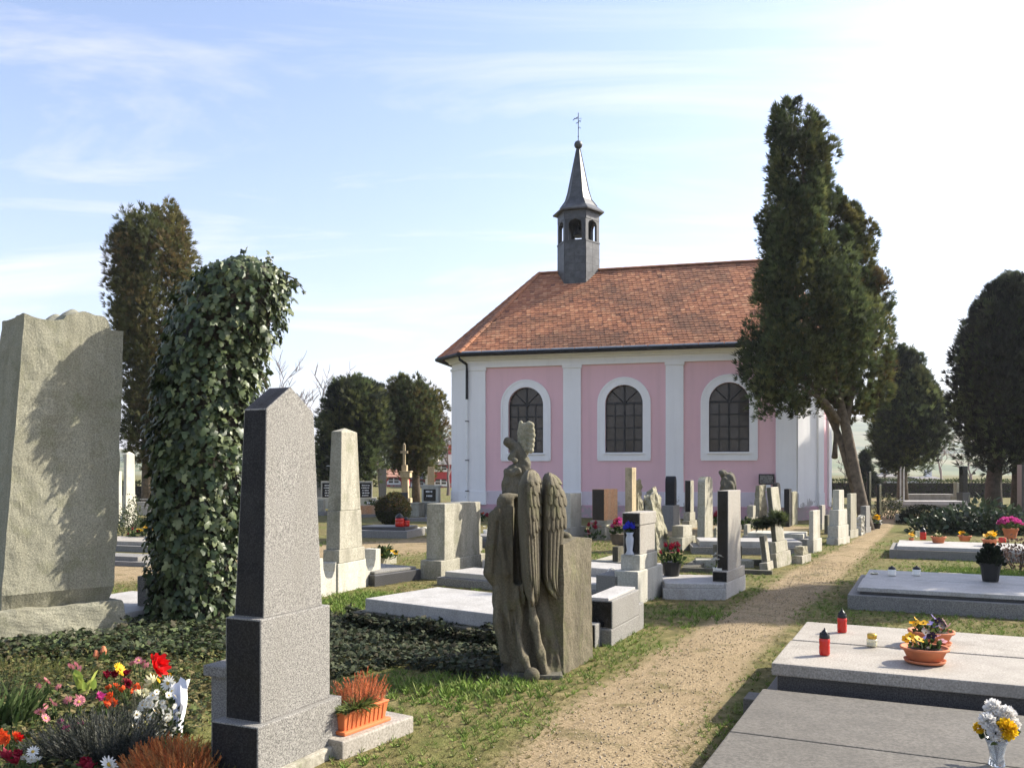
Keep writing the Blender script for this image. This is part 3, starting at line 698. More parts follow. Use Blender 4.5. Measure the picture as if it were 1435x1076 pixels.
# ================================================================== GRAVES: generic builders
def S(name, label, cat, us, vb, t, tiers, cap=None, lean=(0,0), group='headstones', bevel=.012, depth=None):
    """Upright stone given by the photo pixels of its near corner (us[1], vb), its left edge us[0] and its far edge us[2];
    t = its width in metres along the row. tiers: (part, v_top, inset_x, inset_y, taper, material[, side material])."""
    u0, uc, u1 = us; C = G(uc, vb); k1 = (u1-CX)/F
    a = math.atan(k1) + math.asin(max(-.999, min(.999, (k1*C.y-C.x)/(t*math.sqrt(1+k1*k1)))))
    d = Vector((math.sin(a), math.cos(a), 0)); r = Vector((math.cos(a), -math.sin(a), 0))
    if depth is None:
        k0 = (u0-CX)/F; w = (k0*C.y-C.x)/(-r.x+k0*r.y)
    else: w = depth
    o = thing(name, label, cat, C - r*(w/2) + d*(t/2), -a, group, lean)
    z = -.05; parts = {}
    for i, tr in enumerate(tiers):
        pn, vt, ix, iy, tp, mt = tr[:6]; sm = tr[6] if len(tr) > 6 else None  # optional darker end faces, partly shade put into the colour
        ix *= .38; iy *= 1.35; z1 = Zat(vt, C.y+iy*.9); hx, hy = w/2-ix, t/2-iy
        last = i == len(tiers)-1
        if last and cap and cap[0] in ('rough',):
            me = rough_mesh(pn, lambda x, y, q, hx=hx, hy=hy, z=z, z1=z1: (2*hx*x*(1-tp*q), 2*hy*y*(1-tp*q), z+(z1-z)*q), mt, 12, cap[1], cap[2], cap[3])
            parts[pn] = link(pn, me, o); z = z1; continue
        mb = MB(); ms = [mt, sm or mt]
        if last and cap and cap[0] == 'round':               # rounded head, seen from the broad face
            n = 10; h_ = cap[1]; pts = [(-hy, z), (hy, z), (hy*(1-tp), z1-h_)] + [(hy*(1-tp)*math.cos(math.pi*k/n), z1-h_+h_*math.sin(math.pi*k/n)) for k in range(1, n)] + [(-hy*(1-tp), z1-h_)]
            mb.prism(pts, lambda p, q, tt: (tt, p, q), -hx, hx, 1, 0)
        elif last and cap and cap[0] == 'gable':             # saddle top with its gable on the broad face
            h_ = cap[1]; yy = hy*(1-tp); xx = hx*(1-tp); i0 = len(mb.v)
            mb.v += [(-hx,-hy,z),(hx,-hy,z),(hx,hy,z),(-hx,hy,z),(-xx,-yy,z1-h_),(xx,-yy,z1-h_),(xx,yy,z1-h_),(-xx,yy,z1-h_),(-xx,0,z1),(xx,0,z1)]
            for q, m in (((0,3,2,1),0),((0,1,5,4),1),((1,2,6,9,5),0),((2,3,7,6),1),((3,0,4,8,7),0),((4,5,9,8),1),((6,7,8,9),1)): mb.f.append(q); mb.m.append(m)
        elif last and cap and cap[0] == 'pyr':
            h_ = cap[1]; mb.box(-hx, hx, -hy, hy, z, z1-h_, hx*tp, hy*tp, 0, 1)
            xx, yy = hx*(1-tp), hy*(1-tp); i0 = len(mb.v); mb.v += [(0,0,z1)]
            for q in ((4,5),(5,6),(6,7),(7,4)): mb.f.append((q[0], q[1], 8)); mb.m.append(0)
            mb.f.remove((4,5,6,7)); mb.m.pop(1)
        else:
            mb.box(-hx, hx, -hy, hy, z, z1, hx*tp, hy*tp, 0, 1)
        parts[pn] = mb.build(pn, ms, o, bevel)
        z = z1 - .0005
    return o, parts, C, a, w
GL = 'gravestones along the left edge of the path'
GC = 'gravestones in front of the chapel'
GF = 'graves far behind'
HW = 'granite'; 
# --- foreground granite obelisk
ob = thing('obelisk', 'tall speckled grey granite obelisk with gabled top beside the terracotta planter', 'obelisk', (0,0,0), 0)
C3 = Vector((-1.324, 4.42, 0)); ob.location = C3 + Vector((math.sin(R(25)), math.cos(R(25)), 0))*.353 - Vector((math.cos(R(25)), -math.sin(R(25)), 0))*.155 + Vector((.045,0,0)); ob.rotation_euler = (0,0,-R(25))
gm = ['granite', 'dark_and_shade_granite']  # second entry darkens the end faces: their shade put into the colour
MB().box(-.19,.19,-.39,.40,-.1,.06).build('footing', 'concrete', ob, .012)
MB().box(-.155,.155,-.353,.353,.055,.312, m=0, my=1).build('base', gm, ob, .008)
MB().box(-.118,.118,-.29,.29,.311,.842, m=0, my=1).build('plinth', gm, ob, .008)
mb = MB(); z0, z1, z2 = .8415, 1.93, 2.062; hx, hy, tx_, ty_ = .098, .245, .075, .197
mb.v += [(-hx,-hy,z0),(hx,-hy,z0),(hx,hy,z0),(-hx,hy,z0),(-tx_,-ty_,z1),(tx_,-ty_,z1),(tx_,ty_,z1),(-tx_,ty_,z1),(-tx_,0,z2),(tx_,0,z2)]
for q, m in (((0,3,2,1),0),((0,1,5,4),1),((1,2,6,9,5),0),((2,3,7,6),1),((3,0,4,8,7),0),((4,5,9,8),1),((6,7,8,9),1)): mb.f.append(q); mb.m.append(m)
mb.build('shaft', gm, ob, .006)
MB().box(-.40,-.157,-.10,.16,-.05,.47).box(-.43,-.155,-.13,.19,.47,.53).build('side_post', 'granite', ob, .008)
# granite ledge with the planter behind it
led = thing('granite_ledge', 'low granite kerb ledge carrying the terracotta planter box', 'kerb', G(480,1064), -R(33))
MB().box(-.27,0,0,.62,-.06,.10).build('ledge', ['granite_rose'], led, .01)
# --- monolith at the left edge
mo = thing('monolith', 'huge rough-hewn granite monolith at the left edge with ivy shadow across it', 'gravestone', (0,0,0), 0)
a = R(43); dM = Vector((math.sin(a), math.cos(a), 0)); rM = Vector((math.cos(a), -math.sin(a), 0)); Cm = G(1, 906)
tM = 1.03
mo.location = Cm + dM*(tM/2) - rM*.38; mo.rotation_euler = (0,0,-a)
def mono(x, y, q):
    z = .30+2.80*q; hw = .515-.05*q; sh = .17*q; th = .36-.04*q
    top = 1.0
    if q < .06: th *= .80+3.3*q; hw *= .94+q
    if q > .96: z += .03*math.sin(y*9+1)-.02
    yy = sh+2*hw*y
    if q > .9 and -.12 < y < .34: z += (.075+.02*math.sin(y*23)+.03*math.sin(x*9+y*11))*(q-.9)/.1*(1-((y-.11)/.25)**4)
    elif q > .9: z -= .025*(q-.9)/.1*(1 if y > .3 else .2)
    return (2*th*x, yy, z)
link('block', rough_mesh('block', mono, 'hewn_granite', 34, .014, 2.4, 5), mo)
link('base', rough_mesh('base', lambda x, y, q: (2*(.46+.03*(1-q))*x, 2*(.60-.04*q)*y, -.1+.42*q), 'hewn_granite', 14, .02, 3, 8), mo)
# --- grey-white obelisk with curved wing walls
o, P, C, a, w = S('obelisk', 'weathered pale stone obelisk with curved wing walls on the grass', 'obelisk', (451,474,513), 832, .72,
  [('base', 790, 0, 0, 0, 'limestone_white'), ('plinth', 771, .0, .015, .02, 'limestone'), ('lower_shaft', 716, .05, .05, .06, 'limestone'), ('upper_shaft', 598, .062, .075, .22, 'limestone')], ('pyr', .055), group=None)
for sgn in (-1, 1):
    pts = [(0, -.05), (.46, -.05), (.46, .52), (.33, .52)] + [(.33-.24*math.sin(q), .42-.24+.0-.10*math.cos(q)+.0) for q in np.linspace(-.2, 1.2, 5)] + [(.06, .42), (0, .42)]
    pts = [(0,-.05),(.46,-.05),(.46,.50),(.32,.50),(.31,.36),(.27,.26),(.19,.20),(.11,.22),(.05,.30),(.03,.40),(0,.42)]
    MB().prism(pts, lambda p, q, tt, s=sgn: (tt, s*(.36+p), q), -.10, .10).build('wing_wall', 'limestone_white', o, .008)
# --- wide white wall-like monument
o, P, C, a, w = S('wall_monument', 'broad pale block monument standing before the boxwood ball', 'monument', (589,618,681), 813, 1.42,
  [('base', 786, 0, 0, 0, 'limestone'), ('wall', 706, .05, .10, .02, 'limestone')], None, group=None)
MB().box(-w/2+.05, w/2-.06, .615, .70, .32, .55).build('shoulder', 'limestone', o, .01)
# --- black stele with projecting head, behind the vase of blue flowers
o, P, C, a, w = S('stele', 'black polished stele with overhanging head on pale stepped base beside the blue flower vase', 'gravestone', (861,894,929), 848, 1.0,
  [('base', 801, 0, 0, 0, 'limestone_white'), ('plinth', 778, .07, .11, .0, 'limestone_white'), ('stele', 736, .11, .15, .0, 'granite_brown', 'black_granite'), ('head', 718.5, .085, .13, .0, 'granite_brown', 'black_granite')], None, group=GL)
stL = (C, a, w)
MB().box(-w/2-.24, -w/2+.05, -.5, .1, -.05, .34).build('side_step', 'granite', o, .01)
# --- low box tomb with black end
o, P, C, a, w = S('box_tomb', 'low square granite box tomb with black polished end right of the angel', 'tomb', (822,857,897), 906, .95,
  [('base', 882, 0, 0, 0, 'granite'), ('box', 842, .0, .02, .0, 'granite', 'black_granite')], None, group=GL)
MB().box(-w/2-.01, w/2-.04, -.44, .44, .405, .437).build('lid', 'granite_pale', o, .006)
MB().box(w/2-.14, w/2+.0, .44, .62, -.05, .26).build('end_step', 'granite', o, .01)
MB().box(w/2-.30, w/2-.10, -.64, -.49, -.05, .22, m=0, my=1).build('kerb_block', ['granite', 'black_granite'], o, .01)
# --- tall black stele with white base
S('stele', 'tall black stele on a white granite base beside the path', 'gravestone', (997,1018,1045), 839, 1.0,
  [('base', 816.5, 0, 0, 0, 'granite_pale'), ('plinth', 801, .0, .03, .0, 'granite_brown', 'black_granite'), ('stele', 687.5, .06, .13, .02, 'granite_brown', 'black_granite')], None, group=GL, bevel=.008)
# --- leaning stele with wreath + its small neighbour
lean_o, P, C, a, w = S('stele', 'leaning grey stele with an evergreen wreath hung round it', 'gravestone', (1079,1089.5,1110), 796, .85,
  [('base', 776, 0, 0, 0, 'concrete'), ('plinth', 760, .03, .06, .02, 'limestone'), ('stele', 682, .05, .14, .08, 'limestone', 'statue_dark')], None, (0, R(-6.5)), group=GL)  # stele ends in darker stone, shade put into their colour
leanC = C
S('small_stele', 'short leaning stone leaning against the wreathed stele', 'gravestone', (1065,1076.5,1085), 800, .5,
  [('base', 789, 0, 0, 0, 'concrete'), ('stele', 750.5, .05, .09, .05, 'limestone', 'statue_dark')], None, (0, R(-7)), group=GL)  # darker ends here too paint in the shaded side
S('step_stone', 'two stacked mossy square step stones beside the path', 'stone block', (1109,1124,1137), 790, .62,
  [('lower_block', 779, 0, 0, 0, 'concrete'), ('upper_block', 766, .05, .1, .03, 'rough_stone')], ('rough', .02, 4, 3), group=GL)
S('white_stele', 'small plain white stele at the end of a long slab by the path', 'gravestone', (1131,1140,1152), 775, .62,
  [('base', 756, 0, 0, .0, 'limestone_white'), ('stele', 715.5, .05, .04, .02, 'limestone_white')], None, group=GL)
S('stepped_stele', 'tall white stepped stele with three base tiers along the path', 'gravestone', (1158,1174.5,1191), 764, .95,
  [('base', 754.5, 0, 0, 0, 'limestone_white'), ('plinth', 737, .03, .04, .0, 'limestone_white'), ('upper_plinth', 714.5, .06, .09, .02, 'limestone_white'), ('stele', 686.5, .14, .2, .02, 'limestone_white')], None, group=GL)
S('thin_stele', 'thin cream stele right of the white stepped stele', 'gravestone', (1184,1191.5,1203), 754, .7,
  [('base', 743, 0, 0, .0, 'limestone'), ('stele', 691.5, .04, .07, .04, 'limestone')], None, group=GL)
S('broken_stone', 'low broken white stone beside the path near the tree trunk', 'gravestone', (1200,1207,1213), 750, .5,
  [('stone', 724, 0, 0, .25, 'limestone_white')], ('rough', .05, 4, 2), group=GL)
S('grey_stele', 'plain grey stele at the foot of the leaning tree trunk', 'gravestone', (1204,1213.5,1221), 747, .6,
  [('base', 739, 0, 0, 0, 'granite'), ('stele', 709, .03, .06, .03, 'granite')], None, group=GL)
S('black_pillar', 'tall slim black pillar gravestone behind the leaning tree trunk', 'gravestone', (1213.5,1218.5,1222), 732, .5,
  [('base', 724, 0, 0, 0, 'granite'), ('pillar', 660.5, .03, .05, 0, 'black_granite')], None, group=GL)
S('black_pillar', 'slim black pillar gravestone near the bend of the path', 'gravestone', (1227,1232.5,1236.5), 736, .5,
  [('base', 729, 0, 0, 0, 'granite'), ('pillar', 678.5, .03, .05, 0, 'black_granite')], None, group=GL)
# --- in front of the chapel
S('block_monument', 'pale stone monument with stepped foot directly behind the angel wings', 'gravestone', (768,789,827), 757, 1.15,
  [('base', 750, 0, 0, 0, 'limestone_white'), ('plinth', 739, .03, .12, 0, 'limestone_white'), ('block', 691, .06, .25, .03, 'limestone_white')], None, group=GC)
S('red_stele', 'polished reddish granite stele on grey plinth before the pink wall', 'gravestone', (825,847.6,870), 757, .95,
  [('base', 740, 0, 0, 0, 'limestone'), ('plinth', 729.5, .05, .03, 0, 'limestone'), ('stele', 685.5, .13, .06, 0, 'granite_red', 'black_granite')], None, group=GC, bevel=.008)
S('sandstone_pillar', 'tall square sandstone pillar, the tallest stone before the chapel wall', 'gravestone', (875,885.5,892.5), 738, .5,
  [('base', 731, 0, 0, 0, 'sandstone'), ('pillar', 655, .02, .03, .0, 'sandstone')], None, group=GC)
S('rough_stone', 'upright rough boulder right behind the tall sandstone pillar', 'gravestone', (888,894,901), 736, .45,
  [('boulder', 672, 0, 0, .35, 'rough_stone')], ('rough', .07, 3, 4), group=GC)
lo_, P, C, a, w = S('rough_stone', 'leaning rough stone slab with a small stone on top', 'gravestone', (909,922,938), 774, .72,
  [('slab', 693, 0, 0, .18, 'rough_stone')], ('rough', .06, 3.2, 6), (0, R(-8)), group=GC)
link('top_stone', rough_mesh('top_stone', lambda x, y, q: (.16*x, .2*y, Zat(693,C.y)-.03+.14*q*(1+x*.6)), 'rough_stone', 5, .03, 5, 9), lo_)
S('rough_stone', 'small grey boulder between sandstone pillar and leaning slab', 'gravestone', (900,906,911), 742, .5,
  [('boulder', 699, 0, 0, .3, 'statue_dark')], ('rough', .05, 4, 2), group=GC)
S('dark_stele', 'dark round-topped stele on a bluish rough pedestal before the chapel', 'gravestone', (926,944,954), 745, .85,
  [('pedestal', 708.5, 0, 0, .12, 'granite'), ('stele', 667, .12, .22, .0, 'dark_and_shade_granite')], ('round', .2), group=GC)
S('stepped_stone', 'low two-step granite stone left of the round-topped slab', 'gravestone', (936,956,975.5), 773, .8,
  [('lower_block', 753.5, 0, 0, .05, 'limestone'), ('upper_block', 737, .08, .1, .03, 'limestone')], None, group=GC)
S('dark_stele', 'narrow black stele on white base left of the round-topped slab', 'gravestone', (955,966,977), 741, .7,
  [('base', 730, 0, 0, 0, 'limestone'), ('plinth', 718, .05, .08, 0, 'limestone'), ('stele', 673, .08, .15, .0, 'limestone', 'black_granite')], None, group=GC)
S('round_slab', 'pale stone slab with rounded top before the chapel pilaster', 'gravestone', (977,987.5,999.5), 755, .8,
  [('slab', 667.5, 0, 0, .12, 'limestone')], ('round', .14), group=GC)
S('mossy_stone', 'mossy green-streaked pointed stone below the wall plaque', 'gravestone', (1055,1064,1076), 735, .75,
  [('slab', 680, 0, 0, .3, 'rough_stone')], ('rough', .04, 3, 7), group=GC)
S('stepped_stone', 'small stepped pale stone in front of the mossy pointed stone', 'gravestone', (1044,1053.5,1062), 742, .6,
  [('lower_block', 725, 0, 0, 0, 'limestone'), ('upper_block', 708.5, .03, .12, 0, 'limestone')], None, group=GC)
S('dark_stele', 'dark round-topped stone behind the leaning wreathed stele', 'gravestone', (1082,1089,1094), 737, .6,
  [('slab', 676, 0, 0, .05, 'dark_and_shade_granite')], ('round', .2), group=GC)
S('dark_stele', 'black square stele near the chapel corner', 'gravestone', (1098.5,1106,1109.5), 738, .6,
  [('slab', 685, 0, 0, .02, 'dark_and_shade_granite')], None, group=GC)
S('mossy_stele', 'greenish pale stele beside the black stele at the chapel corner', 'gravestone', (1108,1110.5,1118), 736, .7,
  [('slab', 688.5, 0, 0, .02, 'rough_stone')], ('round', .05), group=GC)
S('low_stone', 'small white stone with flower vase near the chapel foot', 'gravestone', (1155,1160,1166), 748, .5,
  [('slab', 722, 0, 0, .02, 'statue_dark')], None, group=GC)
S('grey_stele', 'narrow grey stele right of the mourning figure', 'gravestone', (1028,1034,1040), 744, .5,
  [('base', 736, 0, 0, 0, 'granite'), ('stele', 703, .03, .07, .03, 'granite')], None, group=GC)
S('rough_stone', 'low grey boulder at the foot of the round-topped slab', 'gravestone', (999,1004,1009), 757, .45,
  [('boulder', 739, 0, 0, .25, 'rough_stone')], ('rough', .04, 4, 12), group=GC)
S('low_stone', 'short square pale stone between long slab and leaning stele', 'gravestone', (1040,1047,1054), 757, .5,
  [('base', 750, 0, 0, 0, 'concrete'), ('slab', 735, .03, .06, .04, 'limestone')], None, group=GC)
S('brown_stele', 'brown granite stele behind the stepped white stele', 'gravestone', (1146,1152,1158), 742, .6,
  [('base', 734, 0, 0, 0, 'limestone'), ('slab', 708, .03, .05, .02, 'granite_brown')], None, group=GC)
S('grey_stele', 'grey stele with pale foot right of the reddish stele', 'gravestone', (872,878,884), 757, .5,
  [('base', 748, 0, 0, 0, 'limestone'), ('slab', 722, .03, .06, .02, 'granite')], None, group=GC)
# --- flat slabs left of the path
def slab(name, label, pL, pR, depth, tiers, mats, group='grave slabs', cat='grave slab'):
    """pL, pR = photo pixels where the front edge meets the ground; tiers: (part, inset_left, inset_front, inset_right, inset_back, z0, z1, mat)"""
    a, b = G(*pL), G(*pR); e = (b-a); L_ = e.length; rz = math.atan2(e.y, e.x)
    o = thing(name, label, cat, a, rz, group)
    for pn, il, f_, ir, bk, z0, z1, m in tiers: MB().box(il, L_-ir, f_, depth-bk, z0, z1).build(pn, m, o, .012)
    return o, L_
slab('tomb_slab', 'white grave slab on a dark overgrown plinth left of the angel', (490,880), (712,914), 1.3,
  [('plinth', 0, 0, 0, 0, -.05, .17, 'statue_dark'), ('cover', .12, .1, .05, .08, .17, .305, 'granite_pale')], None)
slab('tomb_slab', 'long two-level pale tomb slab running behind the angel', (612,819), (850,842), 1.55,
  [('plinth', 0, 0, 0, 0, -.05, .11, 'granite'), ('cover', .1, .06, .08, .8, .11, .19, 'granite_pale'), ('rear_cover', .2, .8, .1, .05, .11, .30, 'granite_pale')], None)
slab('tomb_slab', 'white slab extending left from the tall black stele', (929,838.5), (1017,840), 1.0,
  [('plinth', 0, .01, 0, 0, -.05, .13, 'granite_pale'), ('cover', .02, .02, .02, .03, .13, .195, 'granite_pale')], None)
slab('tomb_slab', 'short thick white slab with a flower pot behind the black headed stele', (920,816), (956,815), .8,
  [('slab', 0, 0, 0, 0, -.05, .1, 'granite'), ('cover', .0, .03, .03, .03, .1, .2, 'granite_pale')], None)
slab('tomb_slab', 'long white tomb slab reaching to the small white stele', (970,776), (1133,778), 1.1,
  [('plinth', 0, 0, 0, 0, -.05, .14, 'granite'), ('cover', .15, .08, .1, .05, .14, .25, 'granite_pale')], None)
slab('tomb_slab', 'grey flat slab behind the leaning wreathed stele', (1040,763), (1132,766), 1.1,
  [('plinth', 0, 0, 0, 0, -.05, .16, 'granite'), ('cover', .1, .08, .1, .05, .16, .26, 'limestone_white')], None)
slab('grave_kerb', 'dark sunken stone kerb in front of the long white slab', (955,801), (1082,806), 1.5,
  [('front_rail', 0, 0, 0, 1.38, -.05, .07, 'statue_dark'), ('back_rail', 0, 1.38, 0, 0, -.05, .1, 'statue_dark'), ('end_rail', 0, .12, 1.15, .12, -.05, .08, 'statue_dark')], None, cat='kerb')
slab('stone_block', 'loose pale kerb block left of the tall black stele', (975,794.5), (1003,795), .35, [('block', 0, 0, 0, 0, -.05, .12, 'limestone')], None, cat='stone block')
slab('stone_block', 'loose pale kerb block right of the tall black stele', (1038,795.5), (1057,795.5), .35, [('block', 0, 0, 0, 0, -.05, .12, 'limestone')], None, cat='stone block')
slab('grave_kerb', 'low dark kerb beneath the reddish stele at the lawn', (818,790), (884,793), 1.6, [('front_rail', 0, 0, 0, 1.4, -.05, .06, 'concrete'), ('cover', .1, .25, .1, .1, -.05, .05, 'concrete')], None, cat='kerb')
slab('tomb_slab', 'dark low slab at the foot of the pink wall left of the angel', (640,765), (720,770), 1.3, [('plinth', 0, 0, 0, 0, -.05, .15, 'granite_dark'), ('cover', .1, .1, .1, .1, .15, .24, 'granite')], None)
# grey dark planter block behind the blue vase
S('flower_pedestal', 'dark square stone pedestal carrying a basket of pink flowers', 'pedestal', (858,866,880), 792, .5, [('block', 766, 0, 0, .0, 'statue_dark')], None, group=None)
# ================================================================== right-hand tombs
def tomb(name, label, r0, d0, L_, W, parts):
    o = thing(name, label, 'tomb', rd(r0, d0), -A0, 'tombs along the right edge of the path')
    for pn, x0, x1, y0, y1, z0, z1, m in parts: MB().box(x0, x1, y0, y1, z0, z1).build(pn, m, o, .008)
    return o
r0 = 1.6*RV.x+5.6*RV.y; d0 = 1.6*DV.x+5.6*DV.y
T1 = tomb('tomb', 'foreground grey-brown tomb of two broad slabs at the lower right', r0, d0-2.03, 2.5, 2.03, [
  ('kerb', .06, 2.75, .05, 1.98, -.05, .155, 'granite_dark'), ('slab', 0, 2.7, 1.012, 2.03, .155, .22, 'granite_slab'), ('slab', 0, 2.7, 0, 1.0, .155, .22, 'granite_slab'),
  ('kerb_stub', -.13, .3, 2.06, 2.26, -.05, .135, 'granite_slab')])
p2 = Vector((1.70, 5.75)); r2 = p2.x*RV.x+p2.y*RV.y; d2 = p2.x*DV.x+p2.y*DV.y
T2 = tomb('tomb', 'sunlit pale two-slab tomb holding red lanterns and pansy bowls', r2, d2, 2.6, 1.72, [
  ('plinth', -.07, 2.75, -.06, 1.78, -.05, .12, 'granite_dark'), ('kerb', 0.03, 2.7, .04, 1.7, .12, .27, 'granite_dark'), ('slab', 0, 2.68, 0, .862, .27, .35, 'granite_rose'), ('slab', 0.01, 2.68, .874, 1.73, .27, .355, 'granite_rose')])
p3 = Vector((3.95, 10.25)); r3 = p3.x*RV.x+p3.y*RV.y; d3 = p3.x*DV.x+p3.y*DV.y
T3 = tomb('tomb', 'shaded grey stepped tomb with two black-capped candles', r3, d3, 3, 2.25, [
  ('plinth', -.03, 3.2, 0, 2.25, -.05, .165, 'granite'), ('kerb', .1, 3.1, .1, 2.15, .165, .2, 'granite_dark'), ('slab', .07, 3.15, .08, 1.1, .2, .25, 'granite_pale'), ('slab', .08, 3.15, 1.12, 2.15, .2, .25, 'granite_pale')])
p4 = Vector((7.03, 16.35)); r4 = p4.x*RV.x+p4.y*RV.y; d4 = p4.x*DV.x+p4.y*DV.y
T4 = tomb('tomb', 'pale tomb lined with small flower bowls beyond the grassy grave', r4, d4, 4.2, 1.9, [
  ('plinth', 0, 4.6, 0, 1.75, -.05, .16, 'granite'), ('cover', .12, 4.5, .08, 1.65, .16, .22, 'granite_pale')])
o = thing('grave_border', 'stone border round the grassy grave plot on the right', 'kerb', rd(r3+.95, d3+2.85), -A0, None)
MB().box(0, .35, 0, 1.1, -.05, .07).build('end_kerb', 'limestone', o, .01); MB().box(.35, 4, -.12, 0, -.05, .05).build('front_kerb', 'granite_dark', o, .01)
MB().box(.35, 4, 1.0, 1.1, -.05, .06).build('back_kerb', 'statue_dark', o, .01)
# headstones of those tombs stand beyond the right edge of the picture
for r_, d_, hh, wd, nm, lab in ((r2+2.72, d2+.5, .95, .8, 'granite_dark', 'dark headstone at the far end of the lantern tomb'), (r3+3.25, d3+.55, 1.1, 1.2, 'granite', 'grey headstone at the far end of the shaded tomb'),
                            (r4+4.6, d4+.3, 1.0, 1.1, 'granite_pale', 'pale headstone at the far end of the flower tomb')):
    o = thing('headstone', lab, 'gravestone', rd(r_, d_), -A0, 'headstones right of the picture')
    MB().box(0, .3, -.08, wd+.08, -.05, .3).build('base', nm, o, .01); MB().box(.06, .22, 0, wd, .3, hh+.2).build('stele', nm, o, .01)
# ================================================================== STATUES
# --- large angel leaning on a stele, seen from behind (statue axes parallel to the camera: x right, y away)
AY = 7.0; PXM = F/AY
def ax(u): return (u-745)/PXM
def azv(v): return H+(V0-v)/PXM
angel = thing('angel_statue', 'large weathered stone angel with folded wings leaning on a block beside the path', 'statue', (Xat(745, AY), AY, 0), 0)
caps = []
caps += chain((-.215,.03,1.36,.062),(-.13,.05,1.375,.05))
caps += chain((-.19,.06,1.345,.08),(-.205,.05,1.22,.10),(-.215,.05,1.0,.115),(-.20,.04,.8,.13),(-.185,.03,.58,.125),(-.15,.02,.3,.115),(-.11,.0,.03,.12))
caps += chain((-.03,.16,1.36,.10),(-.02,.13,1.1,.12),(-.01,.12,.8,.12),(.02,.1,.4,.12),(.06,.05,.02,.15))
caps += chain((.05,.05,.75,.07),(.07,.02,.45,.09),(.12,-.0,.12,.10),(.14,-.02,.0,.11))
caps += chain((-.30,.0,1.25,.045),(-.315,-.02,1.0,.05),(-.335,-.03,.80,.045),(-.30,-.03,.72,.03))     # hanging sleeve
caps += chain((-.20,-.10,.52,.03),(-.13,-.15,.33,.036),(-.06,-.20,.16,.034),(-.02,-.24,.04,.03))       # lit ridge falling to the ball
caps += chain((-.01,-.10,.62,.03),(.02,-.13,.42,.034),(.07,-.15,.18,.04),(.10,-.15,-.02,.05))
caps += chain((-.28,-.05,.66,.03),(-.27,-.08,.42,.035),(-.215,-.10,.12,.04))
caps += chain((-.10,-.05,.9,.03),(-.09,-.09,.6,.032),(-.10,-.10,.3,.03),(-.08,-.12,.05,.035))
caps += chain((-.27,-.03,1.3,.03),(-.25,-.07,1.05,.028),(-.2,-.09,.8,.028))
caps += chain((-.16,-.02,1.3,.03),(-.15,-.07,1.0,.028),(-.13,-.08,.75,.02))
caps += chain((.15,.0,.45,.03),(.19,-.02,.2,.04),(.215,-.02,.0,.05))
caps += chain((.0,.28,1.34,.06),(.03,.34,1.44,.065),(.05,.36,1.49,.06))                             # bowed head, hidden by the wings
caps += chain((.08,.3,1.2,.07),(.2,.3,1.08,.05),(.3,.26,1.06,.04))                                  # arm laid on the block
caps += chain((.16,.24,.9,.1),(.18,.2,.5,.11),(.2,.18,.0,.13))
def folds(P, d):
    x, y, z = P[...,0], P[...,1], P[...,2]
    w = np.clip((1.15-z)/1.0, 0, 1)
    f = .015*w*np.abs(np.sin(x*24+z*5.5+1.6*np.sin(z*3.1)))**.7 + .004*np.sin(x*95-z*9+y*20)*w - .006*w
    d = d + f
    for (p0, p1, r) in (((-.116,-.09,1.37),(-.108,-.08,.74),.036), ((-.10,-.16,.74),(-.06,-.17,.5),.022), ((-.035,-.2,.55),(.03,-.24,.05),.02), ((.06,-.2,.5),(.15,-.2,.05),.02), ((-.27,-.12,1.2),(-.30,-.12,.8),.018), ((-.16,-.15,.5),(-.12,-.2,.1),.02)):
        p0 = np.array(p0); ab = np.array(p1)-p0; t = np.clip(((P-p0)@ab)/(ab@ab), 0, 1); q = P-(p0+t[...,None]*ab); q[...,1] *= .25
        d = np.maximum(d, r-np.linalg.norm(q, axis=-1))
    return np.maximum(d, -(z+.06))
me = sdf_mesh('robe', caps_sdf(caps, .032, folds), (-.46,-.40,-.08), (.42,.52,1.62), .0115, 'statue_stone')
link('robe', me, angel)
